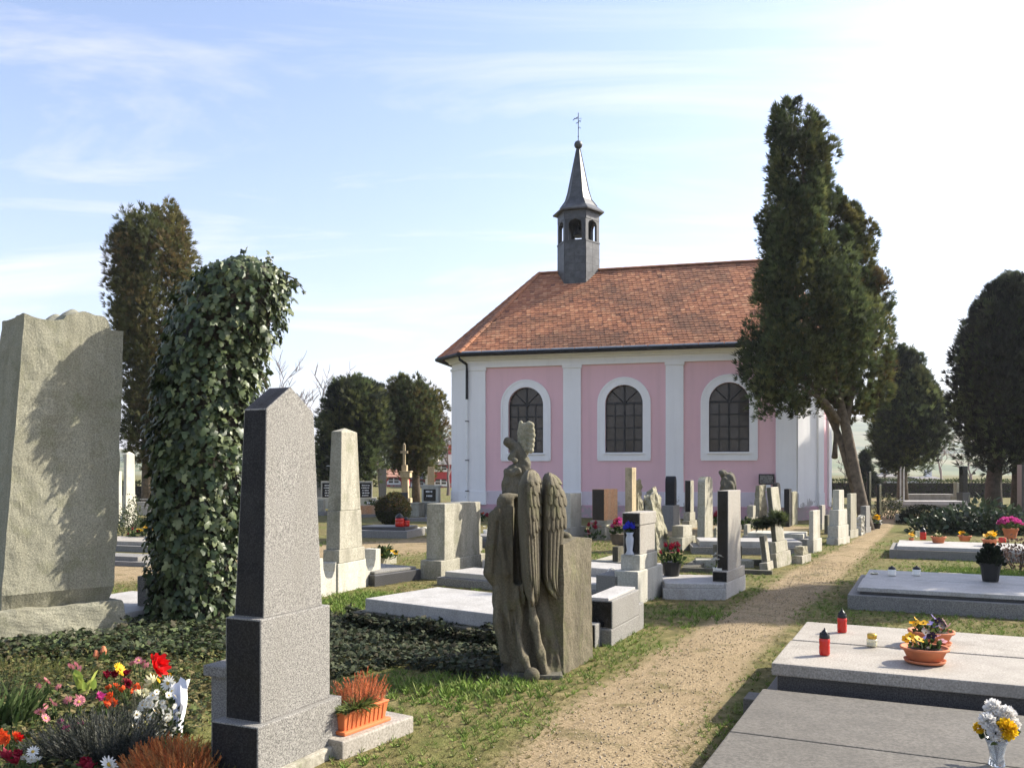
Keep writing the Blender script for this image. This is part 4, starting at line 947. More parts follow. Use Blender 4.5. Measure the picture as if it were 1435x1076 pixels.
def wing(rows, ridge_y, back_y, seed):
    """rows: (z, x_left, x_ridge, x_right); carved feathers overlap on the face between ridge and right edge"""
    rows = sorted(rows); zz = [r[0] for r in rows]; z0, z1 = zz[0], zz[-1]; rg = random.Random(seed); rings = []
    def at(z, s):                                             # s 0..1 over the feathered face
        z = min(max(z, z0+.001), z1-.001); xl, xm, xr = (np.interp(z, zz, [r[k] for r in rows]) for k in (1,2,3))
        th = max(0, min(1, (z1-z)/.10, (z-z0)/.08))**.5; return Vector((xm+(xr-xm)*s, ridge_y*th*(1-abs(s)**2.2)+back_y*abs(s)**2.2*.6, z))
    for i in range(70):
        z = z0+(z1-z0)*i/69; xl, xm, xr = (np.interp(z, zz, [r[k] for r in rows]) for k in (1,2,3)); th = max(0, min(1, (z1-z)/.10, (z-z0)/.08))**.5; ring = []
        for k in range(10): s = k/10; ring.append((xl+(xm-xl)*s, back_y+(ridge_y-back_y)*(1-(1-s)**2)*th, z))
        for k in range(12): ring.append(tuple(at(z, k/11)))
        for k in range(1, 9): s = k/9; ring.append((xr+(xl-xr)*s, back_y*(.6+.4*s)+.03*math.sin(math.pi*s)*th, z))
        rings.append(ring)
    w = MB().loft(rings).build('wing', 'statue_stone', angel, smooth=True)
    mb = MB(); L_ = z1-z0; fl = []
    for row, (zt, n, ln_, wd) in enumerate(((.66,5,.66,.17),(.72,5,.20,.2),(.79,4,.17,.24),(.86,4,.15,.24),(.92,3,.13,.30),(.97,3,.10,.3))):
        for k in range(n):
            s = (k+.5+(.25 if row % 2 else -.1))/n; q = ln_*L_*rg.uniform(.85,1.0)*(1-.25*abs(s-.45) if row else 1-.45*max(0, .5-s)); fl.append((zt*L_+z0+rg.uniform(-.012,.012), min(max(s,.04),.96), q, wd*rg.uniform(.9,1.1), row))
    for (zt, sc, q, wd, row) in fl:
        g = []
        for i in range(9):
            t = i/8; hw = wd*(.62 if t < .6 else .62*math.sqrt(max(0, 1-((t-.6)/.4)**2)))+.004; line = []
            for jx in (-1,-.5,0,.5,1):
                s = sc+jx*hw; p = at(zt-q*t, min(max(s, -.02), 1.04)); e1 = at(zt-q*t, min(1, s+.05))-at(zt-q*t, max(0, s-.05)); nn = Vector((-e1.y, e1.x, 0)); nn = (nn if nn.y < 0 else -nn).normalized() if nn.length > 1e-6 else Vector((0,-1,0))
                line.append(p+nn*(.003+.017*t+.0045*(1-abs(jx))-(.010 if abs(jx) == 1 else 0)))
            g.append(line)
        for i in range(8):
            for jx in range(4): mb.poly([g[i][jx], g[i][jx+1], g[i+1][jx+1], g[i+1][jx]])
    mb.build('feathers', 'statue_stone', w)
wing([(azv(v), l, m, r) for v, l, m, r in ((657,-.012,-.006,.0),(659.5,-.045,-.02,.03),(664,-.07,-.03,.05),(680,-.11,-.042,.07),(720,-.112,-.042,.074),(770,-.096,-.036,.07),(807,-.083,-.022,.062),(828,-.06,-.012,.05),(840,-.03,-.002,.03),(849,-.002,.004,.01))], -.30, -.06, 1)
wing([(azv(v), l, m, r) for v, l, m, r in ((661.5,.136,.14,.146),(664,.105,.135,.175),(670,.088,.13,.21),(690,.08,.12,.258),(700,.074,.11,.266),(728,.072,.10,.27),(770,.072,.10,.243),(800,.068,.10,.225),(815,.078,.11,.215),(830,.125,.15,.21),(840,.198,.205,.212))], -.14, .05, 2)
MB().lathe([(.001,-.06)]+[(.062*math.sin(math.pi*k/10), -.062*math.cos(math.pi*k/10)) for k in range(1,10)]+[(.001,.062)], 16, (-.005,-.29,.045)).build('ball', 'statue_stone', angel, smooth=True)
# the block it leans on
b0 = G(789,944)-angel.location; an = R(27); dd, rr2 = Vector((math.sin(an), math.cos(an), 0)), Vector((math.cos(an), -math.sin(an), 0))
me = rough_mesh('block', lambda x, y, q: tuple(Vector((b0.x,b0.y,0)) + rr2*(-.15+.30*x*(1+.05*(1-q))) + dd*(.30+.60*y*(1+.06*(1-q)**3)) + Vector((0,0,-.06+1.10*q+(.02 if q > .97 else 0)*math.cos(y*5)))), 'statue_stone', 16, .012, 3.5, 12)
link('block', me, angel)
MB().box(-.25,.24,-.22,.34,-.08,.03).build('base', 'statue_dark', angel, .02)
# --- small winged child figure on a pedestal behind the large angel
PY_ = 14.0; pm_ = F/PY_
def px_(u): return (u-722)/pm_
def pz_(v): return H+(V0-v)/pm_
putto = thing('child_angel_statue', 'small dark winged child figure with one raised wing rising behind the large angel', 'statue', (Xat(722, PY_), PY_, 0), 0)
zb = pz_(692)
MB().box(-.30,.30,-.28,.28,-.05,.35).box(-.22,.22,-.2,.2,.35,zb-.08,.02,.02).box(-.25,.25,-.23,.23,zb-.08,zb).build('pedestal', 'statue_dark', putto, .015)
caps = []
caps += chain((px_(716),0,pz_(688),.15),(px_(717),.0,pz_(676),.15),(px_(724),.02,pz_(662),.10))                     # seat and lap
caps += chain((px_(728),.04,pz_(664),.13),(px_(733),.03,pz_(650),.12),(px_(727),.02,pz_(638),.105),(px_(721),.0,pz_(627),.095),(px_(717),-.02,pz_(622),.06))  # back bent forward
caps += chain((px_(714),-.03,pz_(621),.085),(px_(711.5),-.06,pz_(619),.075))                                        # head
caps += chain((px_(721),-.06,pz_(632),.05),(px_(716),-.12,pz_(641),.045),(px_(722),-.16,pz_(646),.04))             # arm
caps += chain((px_(722),-.05,pz_(656),.09),(px_(713),-.1,pz_(662),.08),(px_(711),-.12,pz_(676),.06),(px_(714),-.13,pz_(688),.05))  # thigh, shin
caps += chain((px_(733),-.0,pz_(655),.10),(px_(738),.02,pz_(668),.12),(px_(738),.02,pz_(690),.16))                 # drapery
caps += chain((px_(712),-.12,pz_(663),.06),(px_(726),-.16,pz_(660),.06))
def lumps(P, d): return d + .010*np.sin(P[...,0]*38)*np.sin(P[...,2]*33+P[...,1]*30)
link('figure', sdf_mesh('figure', caps_sdf(caps, .03, lumps), (-.42,-.4,zb-.02), (.5,.4,pz_(605)), .016, 'statue_dark'), putto)
caps = chain((px_(730),.08,pz_(592),.035),(px_(731),.09,pz_(606),.07),(px_(733),.08,pz_(620),.085),(px_(735),.06,pz_(636),.05))
caps += chain((px_(736),.07,pz_(596),.05),(px_(738),.08,pz_(615),.06),(px_(738),.06,pz_(634),.04))
for k, v in enumerate((594,601,608,615,622,629)): caps.append((((px_(741),.02,pz_(v)), .05), ((px_(746-abs(k-2)*.8),-.02,pz_(v+2)), .052)))
link('wing', sdf_mesh('wing', caps_sdf(caps, .015), (-.05,-.15,pz_(642)), (.45,.25,pz_(584)), .014, 'rough_stone'), putto)
# --- hunched mourning figure behind the tall black stele
KY = 15.6; km = F/KY
def kx(u): return (u-1020)/km
def kz(v): return H+(V0-v)/km
mourn = thing('mourning_statue', 'hunched dark mourning figure behind the top of the tall black stele', 'statue', (Xat(1020, KY), KY, 0), 0)
zb = kz(690)
MB().box(-.22,.20,-.2,.2,-.05,.3).box(-.16,.15,-.15,.15,.3,zb,.015,.015).build('pedestal', 'statue_dark', mourn, .012)
caps = chain((kx(1018),0,kz(690),.12),(kx(1019),0,kz(680),.12),(kx(1021),.02,kz(671),.11),(kx(1017),0,kz(668),.07),(kx(1014),-.02,kz(664),.05))
caps += chain((kx(1013),-.03,kz(664),.062),(kx(1010.8),-.05,kz(662),.058))
caps += chain((kx(1014),-.07,kz(671),.04),(kx(1012),-.1,kz(681),.04),(kx(1014),-.11,kz(690),.045))
caps += chain((kx(1024),.03,kz(664),.04),(kx(1028),.04,kz(672),.05),(kx(1030),.04,kz(688),.04))
caps += chain((kx(1022),.0,kz(666),.05),(kx(1025),-.02,kz(676),.05),(kx(1027),-.02,kz(689),.04))
link('figure', sdf_mesh('figure', caps_sdf(caps, .02, lumps), (-.28,-.3,zb-.02), (.3,.3,kz(652)), .012, 'statue_dark'), mourn)
# ================================================================== TREES AND SHRUBS
SPRAY_V, SPRAY_F, SPRAY_C = [], [], []
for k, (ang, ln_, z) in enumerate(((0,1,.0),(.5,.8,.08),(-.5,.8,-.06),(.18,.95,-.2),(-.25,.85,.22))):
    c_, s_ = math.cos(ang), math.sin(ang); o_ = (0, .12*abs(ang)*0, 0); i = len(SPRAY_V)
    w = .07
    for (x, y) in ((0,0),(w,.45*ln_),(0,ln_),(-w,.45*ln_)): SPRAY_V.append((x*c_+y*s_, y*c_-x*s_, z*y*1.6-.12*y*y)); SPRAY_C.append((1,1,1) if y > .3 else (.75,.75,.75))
    SPRAY_F.append((i,i+1,i+2,i+3))
def thuja(name, label, base, prof, trunk, ncl, nsp, size, cols, plume=(.35,.9), cut=None, group='thuja trees', bark='bark', limbs=6, seed=1, lean=(0,0)):
    """prof: (z, radius, cx, cy) envelope; ncl plumes of foliage, nsp sprays per plume; trunk: list of (x, y, z, r) stems"""
    rg = np.random.default_rng(seed); o = thing(name, label, 'tree', base, 0, group)
    prof = np.array(prof, float); z0, z1 = prof[0,0], prof[-1,0]
    mb = MB()
    for st in trunk: mb.tube([p[:3] for p in st], [p[3] for p in st], 9)
    mb.build('trunk', bark, o, smooth=True)
    zs = np.linspace(z0, z1, 300); rs = np.interp(zs, prof[:,0], prof[:,1]); w = rs+.12; w /= w.sum()
    zc = rg.choice(zs, ncl, p=w) + rg.uniform(-.1, .1, ncl); rc = np.interp(zc, prof[:,0], prof[:,1]); th = rg.uniform(0, 2*np.pi, ncl)
    rad = rc*np.sqrt(rg.uniform(.22, 1.0, ncl))*rg.uniform(.82, 1.08, ncl)
    cxy = np.stack([np.interp(zc, prof[:,0], prof[:,2]), np.interp(zc, prof[:,0], prof[:,3])], 1)
    P = np.concatenate([cxy + np.stack([rad*np.cos(th), rad*np.sin(th)], 1), zc[:,None]], 1)
    out = np.stack([np.cos(th), np.sin(th), np.zeros(ncl)], 1)*(rad/np.maximum(rc, .1))[:,None]
    pr = plume[0]*rg.uniform(.6, 1.3, ncl)*np.clip(rc/1.2, .35, 1.1); ph = plume[1]*rg.uniform(.6, 1.35, ncl)*np.clip(rc/1.2, .45, 1.1)
    N = ncl*nsp; idx = np.repeat(np.arange(ncl), nsp)
    d = nrm(rg.normal(size=(N,3))); d[:,2] = np.abs(d[:,2])*np.where(rg.random(N) < .7, 1, -1)
    sh = rg.uniform(.55, 1.0, N)**.6
    off = d*sh[:,None]*np.stack([pr[idx], pr[idx], ph[idx]], 1)
    pos = P[idx]+off+out[idx]*.0
    dirs = d*np.array([1,1,.6])*.8 + out[idx]*.55 + np.array([0,0,.75]) + rg.normal(size=(N,3))*.35
    col = np.asarray(cols, float)[rg.choice(len(cols), ncl)][idx]*rg.uniform(.6, 1.5, (ncl,1))[idx]*rg.uniform(.75, 1.3, (N,1))
    keep = pos[:,2] > z0-.35
    B = basis_from(dirs, roll=rg.uniform(0, 6.28, N), size=size*rg.uniform(.6, 1.35, N))
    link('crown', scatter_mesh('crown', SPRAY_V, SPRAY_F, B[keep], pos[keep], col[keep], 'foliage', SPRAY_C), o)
    mb = MB()                                               # limbs from stem to plumes
    st = trunk[0]; n = 0
    for k in rg.permutation(ncl)[:limbs*3]:
        zt = P[k][2]-rg.uniform(.5, 1.2); zst = [q[2] for q in st]
        if zt < zst[0]+.8 or zt > zst[-1] or n >= limbs: continue
        sxy = [np.interp(zt, zst, [q[i] for q in st]) for i in (0,1)]; a_ = Vector((*sxy, zt)); b_ = Vector(P[k]); m_ = (a_+b_)/2+Vector((0,0,-.12))
        mb.tube([a_, m_, b_], [.045, .03, .012], 5); n += 1
    if n: mb.build('limbs', bark, o, smooth=True)
    return o
GRN = [(.066,.088,.036),(.088,.11,.043),(.112,.124,.046),(.05,.066,.03)]
YEL = [(.085,.088,.030),(.12,.108,.036),(.06,.068,.026),(.10,.072,.030)]
BRN = [(.085,.092,.034),(.12,.115,.042),(.065,.078,.03),(.125,.095,.04)]
DRK = [(.028,.034,.024),(.038,.046,.028),(.022,.028,.020)]
# the big leaning thuja right of the chapel
TY = 24.3; tm = F/TY
def tX(u): return (u-1212)/tm
def tZ(v): return H+(V0-v)/tm
big = thuja('thuja_tree', 'tall ragged thuja with a leaning forked trunk overlapping the chapel', (Xat(1212,TY), TY, 0),
  [(tZ(572),0.20,tX(1118),0),(tZ(560),0.89,tX(1112),0),(tZ(545),1.52,tX(1120),0),(tZ(520),1.78,tX(1130),0),(tZ(480),1.78,tX(1138),0),(tZ(430),1.40,tX(1132),0),(tZ(370),1.09,tX(1118),0),(tZ(320),0.89,tX(1116),0),(tZ(275),0.89,tX(1120),0),(tZ(240),0.89,tX(1121),0),(tZ(200),0.77,tX(1119),0),(tZ(165),0.65,tX(1114),0),(tZ(150),0.18,tX(1110),0)],
  [[(.05,0,-.1,.25),(0,0,.3,.18),(tX(1200),0,tZ(670),.155),(tX(1188),0,tZ(610),.14),(tX(1176),0,tZ(560),.12),(tX(1160),0,tZ(480),.13),(tX(1140),0,tZ(350),.09),(tX(1118),0,tZ(180),.03)],
   [(tX(1200),.05,tZ(690),.11),(tX(1183),.2,tZ(620),.105),(tX(1168),.3,tZ(580),.09),(tX(1150),.3,tZ(545),.08),(tX(1120),.2,tZ(515),.04)],
   [(tX(1172),-.1,tZ(590),.10),(tX(1150),-.4,tZ(565),.07),(tX(1115),-.5,tZ(545),.05),(tX(1085),-.5,tZ(535),.025)],
   [(tX(1184),0,tZ(600),.12),(tX(1195),.2,tZ(560),.10),(tX(1205),.2,tZ(500),.07),(tX(1200),.1,tZ(330),.03)]],
  430, 66, .18, GRN+YEL[:1], (.27,.72), limbs=10, seed=3)
side = thuja('thuja_tree', 'tmp', (0,0,0),
  [(tZ(586),0.26,tX(1208),0),(tZ(570),0.69,tX(1214),0),(tZ(540),0.93,tX(1218),0),(tZ(500),1.01,tX(1214),0),(tZ(430),1.01,tX(1206),0),(tZ(370),0.89,tX(1204),0),(tZ(320),0.69,tX(1204),0),(tZ(285),0.37,tX(1198),0),(tZ(270),0.10,tX(1193),0)],
  [[(tX(1190),.4,tZ(640),.09),(tX(1200),.8,tZ(600),.08),(tX(1210),.8,tZ(540),.06),(tX(1200),.8,tZ(300),.02)]], 170, 62, .18, YEL+GRN[:2], (.26,.66), limbs=4, seed=31)
for ch, nm in zip(list(side.children), ('side_stem', 'side_crown', 'side_limbs')):
    ch.parent = big; ch.name = nm; ch.location = (0, .7, 0)
bpy.data.objects.remove(side)
# far thuja trees
def at_tree(u, v): return G(u, v)
def prof_px(uc, Y, rows):                                   # rows: (v, left u, right u)
    return [(Zat(v, Y)+(.25 if i == 0 else -.55 if i == len(rows)-1 else 0), max(.15, (r-l)/2*Y/F-.28), ((l+r)/2-uc)*Y/F, 0) for i, (v, l, r) in enumerate(rows)]
Yt = 36.0; b = Vector((Xat(206,Yt), Yt, 0))
thuja('thuja_tree', 'broad brownish thuja behind the monolith and the ivy column', b, prof_px(206, Yt, [(655,190,232),(630,172,262),(560,166,276),(480,158,278),(420,150,276),(370,148,276),(335,160,272),(308,180,258),(294,202,240)]),
  [[(0,0,-.1,.24),(0,0,2,.19),(0,0,5,.13),(0,0,10,.04)]], 340, 62, .25, BRN+YEL[:2], (.42,1.0), seed=5)
Yt = 42.0; b = Vector((Xat(490,Yt), Yt, 0))
thuja('thuja_tree', 'dark rounded thuja left of the cross monument', b, prof_px(490, Yt, [(690,470,515),(672,452,530),(640,444,543),(600,446,546),(565,456,538),(540,474,520),(528,488,506)]),
  [[(0,0,-.1,.25),(0,0,2,.2),(0,0,5,.05)]], 190, 70, .28, GRN+DRK, (.55,1.0), seed=6)
Yt = 46.0; b = Vector((Xat(583,Yt), Yt, 0))
thuja('thuja_tree', 'olive rounded thuja between cross monument and chapel', b, prof_px(583, Yt, [(668,566,600),(650,548,615),(620,534,628),(590,532,627),(565,536,618),(545,552,604),(532,566,592)]),
  [[(0,0,-.1,.25),(0,0,1.5,.2),(0,0,5,.05)]], 180, 70, .29, YEL+GRN[:2], (.6,1.0), seed=7)
Yt = 43.0; b = Vector((Xat(1265,Yt), Yt, 0))
thuja('thuja_tree', 'rounded dark thuja at the end of the path', b, prof_px(1268, Yt, [(664,1254,1284),(650,1240,1302),(625,1228,1326),(600,1224,1336),(570,1232,1326),(540,1240,1310),(505,1248,1294),(478,1256,1276)]),
  [[(0,0,-.1,.30),(-.02,0,1.2,.24),(.1,0,4,.08)]], 210, 70, .28, GRN+DRK, (.55,1.0), seed=8)
Yt = 31.0; b = Vector((Xat(1400,Yt), Yt, 0))
thuja('thuja_tree', 'large dark thuja filling the right edge of the picture', b, prof_px(1400, Yt, [(660,1372,1450),(640,1354,1470),(600,1340,1480),(550,1338,1480),(500,1346,1476),(450,1362,1466),(410,1384,1456),(372,1412,1446)]),
  [[(-.2,0,-.1,.33),(-.2,0,1.2,.26),(.2,0,5,.12)], [(.75,.3,-.1,.2),(.8,.3,1.2,.17),(.7,.2,4,.08)]], 250, 75, .26, DRK+GRN[:1], (.5,1.1), seed=9, bark='bark_dark')
thuja('thuja_tree', 'thuja standing outside the right edge that shades the stepped tomb', (12.2, 13.6, 0), [(1.2,.5,0,0),(2,1.2,0,0),(4,1.45,0,0),(6,1.2,0,0),(8,.7,0,0),(9.3,.15,0,0)],
  [[(0,0,-.1,.25),(0,0,2,.2),(0,0,7,.05)]], 130, 50, .34, GRN, (.5,1.0), seed=10)
# small spruce behind the hedge
Yt = 55.0
thuja('spruce_tree', 'small dark spruce beyond the hedge right of the chapel', (Xat(1213,Yt), Yt, 0), prof_px(1213, Yt, [(688,1192,1236),(670,1198,1230),(650,1204,1222),(630,1209,1217),(622,1212,1214)]),
  [[(0,0,-.1,.1),(0,0,3.2,.03)]], 60, 30, .32, DRK+GRN[:1], (.35,.3), seed=12, group='conifers behind the hedge')
# bare trees of the background
def bare_tree(label, base, h, seed, mat='twig', spread=1.0, group='bare trees in the distance', lean=0):
    rg = random.Random(seed); o = thing('bare_tree', label, 'tree', base, 0, group); tm_, bm2 = MB(), MB()
    def grow(p, d, L_, r, lev):
        n = 3; pts = [p]; q = p.copy(); dd_ = d.copy()
        for i in range(n):
            dd_ = (dd_ + Vector((rg.uniform(-.18,.18), rg.uniform(-.18,.18), rg.uniform(-.02,.14)))).normalized(); q = q+dd_*(L_/n); pts.append(q.copy())
        (tm_ if lev < 2 else bm2).tube(pts, [r*(1-.5*i/n) for i in range(n+1)], 6 if lev < 2 else 3)
        if lev >= 5: return
        for k in range(rg.choice((2,3,3)) if lev < 4 else 3):
            i = rg.choice((1,2,3,3)); s = pts[i]; ang = rg.uniform(0, 6.28); sp = rg.uniform(.45,.95)*spread
            nd_ = (dd_ + Vector((math.cos(ang)*sp, math.sin(ang)*sp, rg.uniform(-.1,.35)))).normalized()
            grow(s, nd_, L_*rg.uniform(.58,.8), max(r*.52, .026), lev+1)
    grow(Vector((0,0,-.1)), Vector((lean,0,1)).normalized(), h*.34, h*.022, 0)
    tm_.build('trunk', mat, o); bm2.build('branches', mat, o)
bare_tree('bare tree rising behind the dark rounded thuja', G(440,690), 12.5, 3)
bare_tree('bare twiggy tree between the two rounded thujas', G(535,689), 11.5, 4)
bare_tree('bare tree beside the ivy column top', G(415,689), 12, 8)
bare_tree('bare slanting tree in front of the red house near the chapel wall', G(628,694), 6.2, 15, 'twig', .8, lean=-.1)
bare_tree('bare pinkish tree left of the black pillar beyond the hedge', G(1318,684), 5.6, 6, 'twig_warm', 1.2)
bare_tree('bare pinkish tree right of the black pillar beyond the hedge', G(1362,685), 6.0, 7, 'twig_warm', 1.2)
bare_tree('bare bush just right of the chapel corner beyond the hedge', G(1182,688), 3.6, 9, 'twig', 1.2)
bare_tree('weeping pale tree behind the small spruce', G(1240,680), 7.0, 10, 'twig_warm', .6)
# ---- leaf masses
LEAF_V = [(0,0,0),(.32,.35,.06),(.24,.75,.02),(0,1.05,-.08),(-.24,.75,.02),(-.32,.35,.06)]; LEAF_F = [(0,1,2,3),(0,3,4,5)]
IVY_V = [(0,.04,0),(.26,-.14,-.03),(.58,.16,-.08),(.24,.36,.04),(.36,.66,-.05),(0,1.10,-.12),(-.36,.66,-.05),(-.24,.36,.04),(-.58,.16,-.08),(-.26,-.14,-.03),(0,.33,.07)]
IVY_F = [(10,0,1,2),(10,2,3,4),(10,4,5,5),(10,5,6,7),(10,7,8,9)]
IVY_F = [(10,0,1),(10,1,2),(10,2,3),(10,3,4),(10,4,5),(10,5,6),(10,6,7),(10,7,8),(10,8,9),(10,9,0)]
IVYC = [(.040,.062,.024),(.068,.092,.036),(.10,.125,.052),(.022,.036,.014),(.15,.17,.075)]
# the ivy-clad stump
IY = 9.38; ivy = thing('ivy_column', 'tall dead trunk wrapped in dark glossy ivy behind the granite obelisk', 'tree', (Xat(280,IY), IY, 0), 0)
irow = [(875,216,340),(860,213,338),(780,211,342),(700,212,350),(649,211,354),(580,216,362),(510,222,370),(470,230,390),(430,246,402),(395,268,406),(378,285,398),(366,318,368)]
iz = [Zat(v, IY) for v, _, _ in irow][::-1]; ic = [((l+r)/2-280)*IY/F for _, l, r in irow][::-1]; ir = [(r-l)/2*IY/F for _, l, r in irow][::-1]
iz, ic, ir = iz[::-1], ic[::-1], ir[::-1]
mb = MB(); rings = []
for z in np.linspace(-.1, iz[-1]-.05, 26):
    c_, r_ = np.interp(z, iz, ic), max(.05, np.interp(z, iz, ir)*.70); rings.append([(c_+r_*(1+.12*math.sin(3*a+z*4))*math.cos(a), r_*.9*math.sin(a), z) for a in np.linspace(0, 2*math.pi, 15)[:-1]])
mb.loft(rings).build('trunk', 'bark_dark', ivy)
N = 7000; zz = RNG.uniform(0, 1, N)**.95*(iz[-1]+.02); rr_ = np.interp(zz, iz, ir); cc_ = np.interp(zz, iz, ic); th = RNG.uniform(0, 2*np.pi, N)
lump = .76+.30*fbm(th*2.2+3, zz*2.3+7, 5)+.26*(fbm(th*6, zz*6, 8)-.5); rr2_ = rr_*lump*RNG.uniform(.86, 1.10, N)
pos = np.stack([cc_+rr2_*np.cos(th), .95*rr2_*np.sin(th), zz], 1)
outw = np.stack([np.cos(th), np.sin(th), np.full(N, .25)], 1); dirs = np.array([0,0,-1.0])+outw*.45+RNG.normal(size=(N,3))*.38
B = basis_from(dirs, up=outw+RNG.normal(size=(N,3))*.35, size=RNG.uniform(.045, .10, N)*RNG.uniform(.8,1.2,N)); col = pick(IVYC, N, [.26,.28,.22,.12,.12], .3)
front = np.argsort(pos[:,1]-.15*np.linalg.norm(B[:,:,1], axis=1)*10)[:1500]; chosen = np.zeros(N, bool); chosen[RNG.choice(front, 300, replace=False)] = True
lm = []
for k in range(6):
    me = scatter_mesh('leaf', IVY_V, IVY_F, np.eye(3)[None], np.zeros((1,3)), np.array([IVYC[k % 5]])*(1+.1*k), 'ivy_leaf'); lm.append(me)
for i, k in enumerate(np.where(chosen)[0]):
    o = link('leaf', lm[i % 6], ivy); M4 = Matrix([list(map(float, r)) for r in B[k]]).to_4x4(); M4.translation = Vector(pos[k]); o.matrix_local = M4
tag(link('foliage', scatter_mesh('foliage', IVY_V, IVY_F, B[~chosen], pos[~chosen], col[~chosen], 'ivy_leaf'), ivy), kind='stuff')
mb = MB(); tips = []
for (p, q) in (((395,385),(430,412)), ((398,400),(422,402)), ((285,380),(262,385)), ((340,368),(346,355)), ((372,372),(384,368)), ((360,520),(378,548))):
    a_ = Vector(((p[0]-280)*IY/F, 0, Zat(p[1], IY))); b_ = Vector(((q[0]-280)*IY/F, -.05, Zat(q[1], IY))); m_ = (a_+b_)/2+Vector((0,0,.06))
    mb.tube([a_, m_, b_], [.010,.007,.004], 5)
    for t in np.linspace(.15, 1, 9): tips.append(a_.lerp(b_, t)+Vector((0,0,.06*4*t*(1-t))))
mb.build('shoots', 'bark', ivy)
tips = np.array(tips)+RNG.normal(size=(len(tips),3))*.015; n = len(tips)
tag(link('shoot_leaves', scatter_mesh('shoot_leaves', IVY_V, IVY_F, basis_from(RNG.normal(size=(n,3))+[0,0,-.4], up=RNG.normal(size=(n,3))+[0,-.5,.5], size=RNG.uniform(.03,.06,n)), tips, pick(IVYC, n), 'ivy_leaf'), ivy), kind='stuff')
def in_poly(x, y, poly):
    c_ = np.zeros(x.shape, bool); n = len(poly)
    for i in range(n):
        (x0,y0),(x1,y1) = poly[i], poly[(i+1) % n]; s = ((y0 > y) != (y1 > y)) & (x < (x1-x0)*(y-y0)/(y1-y0+1e-12)+x0); c_ ^= s
    return c_
def sample(poly, N):
    p = np.array(poly); lo, hi = p.min(0), p.max(0); out = np.zeros((0,2))
    while len(out) < N:
        q = RNG.uniform(lo, hi, (N,2)); out = np.concatenate([out, q[in_poly(q[:,0], q[:,1], poly)]])
    return out[:N]
def ground_poly(px): return [tuple(G(u, v)[:2]) for u, v in px]
def ground_leaves(name, label, poly, N, size, hmax, cols, tv=IVY_V, tf=IVY_F, mat='cover_leaf', cat='ground cover', flat=1.0):
    q = sample(poly, N); z = gz(q[:,0], q[:,1])+RNG.uniform(.01, 1, N)*hmax*(.35+1.1*fbm(q[:,0]*2.3, q[:,1]*2.3, 17))
    d = RNG.normal(size=(N,3)); d[:,2] = d[:,2]*.3+.1; up = RNG.normal(size=(N,3))*.5*flat+[0,0,1]
    me = scatter_mesh(name, tv, tf, basis_from(d, up=up, size=size*RNG.uniform(.6,1.35,N)), np.column_stack([q, z]), pick(cols, N, None, .3), mat)
    return tag(link(name, me), label, cat, None, 'stuff')
GCOV = [(.026,.036,.018),(.045,.055,.028),(.06,.07,.035),(.05,.045,.025)]
ground_leaves('ground_ivy', 'dark ivy ground cover in the shade left of the angel', ground_poly([(450,955),(560,935),(690,955),(705,940),(712,905),(640,892),(490,872),(455,866)]), 6500, .040, .10, GCOV)
ground_leaves('ground_ivy', 'ivy ground cover around monolith and ivy column', ground_poly([(-60,905),(20,925),(320,925),(330,880),(200,872),(150,900),(-60,885)]), 4200, .045, .13, GCOV+IVYC[:3])
ground_leaves('ground_ivy', 'low mixed ground cover in the left flower bed', ground_poly([(-150,1120),(-100,915),(325,915),(300,1000),(255,1075),(240,1140)]), 9000, .030, .09, [(.045,.065,.018),(.075,.095,.026),(.13,.13,.045),(.05,.06,.025),(.15,.12,.055),(.02,.03,.012)])
# plinth ivy on the tomb slab
ground_leaves('ivy_edge', 'ivy creeping along the dark plinth of the white slab', ground_poly([(486,884),(700,918),(706,908),(486,872)]), 3600, .04, .19, GCOV)
# big-leaved shrub bed at the right
def shrub(name, label, base, rx, ry, h, N, size, cols, tv=LEAF_V, tf=LEAF_F, mat='ivy_leaf', up=.3, cat='shrub', group=None, stems=True, shell=.55):
    o = thing(name, label, cat, base, 0, group)
    d = nrm(RNG.normal(size=(N,3))); d[:,2] = np.abs(d[:,2]); lum = .72+.55*fbm(np.arctan2(d[:,1],d[:,0])*1.6+7, d[:,2]*4+len(label), 31)
    s = RNG.uniform(shell, 1, N)*lum; pos = d*s[:,None]*[rx, ry, h]+[0,0,.02]
    dirs = d*[1,1,.5]+[0,0,up]+RNG.normal(size=(N,3))*.4
    link('foliage', scatter_mesh('foliage', tv, tf, basis_from(dirs, up=d+RNG.normal(size=(N,3))*.4, size=size*RNG.uniform(.6,1.3,N)), pos, pick(cols, N, None, .3), mat), o)
    if stems:
        mb = MB()
        for k in range(7): a = k*.9; mb.tube([(rx*.1*math.cos(a), ry*.1*math.sin(a), -.03), (rx*.55*math.cos(a), ry*.55*math.sin(a), h*.6)], [.012,.004], 4)
        mb.build('stems', 'bark_dark', o)
    return o
RHO = [(.035,.055,.028),(.055,.08,.045),(.09,.12,.075),(.028,.04,.022)]
for k, (u, v, rx, h) in enumerate(((1318,746,.8,.5),(1345,747,.9,.75),(1374,748,1.0,.85),(1404,748,.9,.55),(1432,748,.9,.6))):
    shrub('laurel_shrub', ['low glossy shrub at the left end of the laurel bed','glossy broad-leaved shrub left of centre in the laurel bed','tallest glossy broad-leaved shrub in the laurel bed','flat glossy shrub beside the pink flower pot','glossy shrub at the right edge of the picture'][k], G(u, v), rx, .8, h, 420, .15, RHO, group='laurel bed')
box_ = shrub('clipped_box', 'dark clipped low box bush beside the end of the path', G(1297,734), .78, .6, .55, 5200, .05, [(.010,.015,.008),(.018,.022,.011)], mat='foliage', shell=.8)
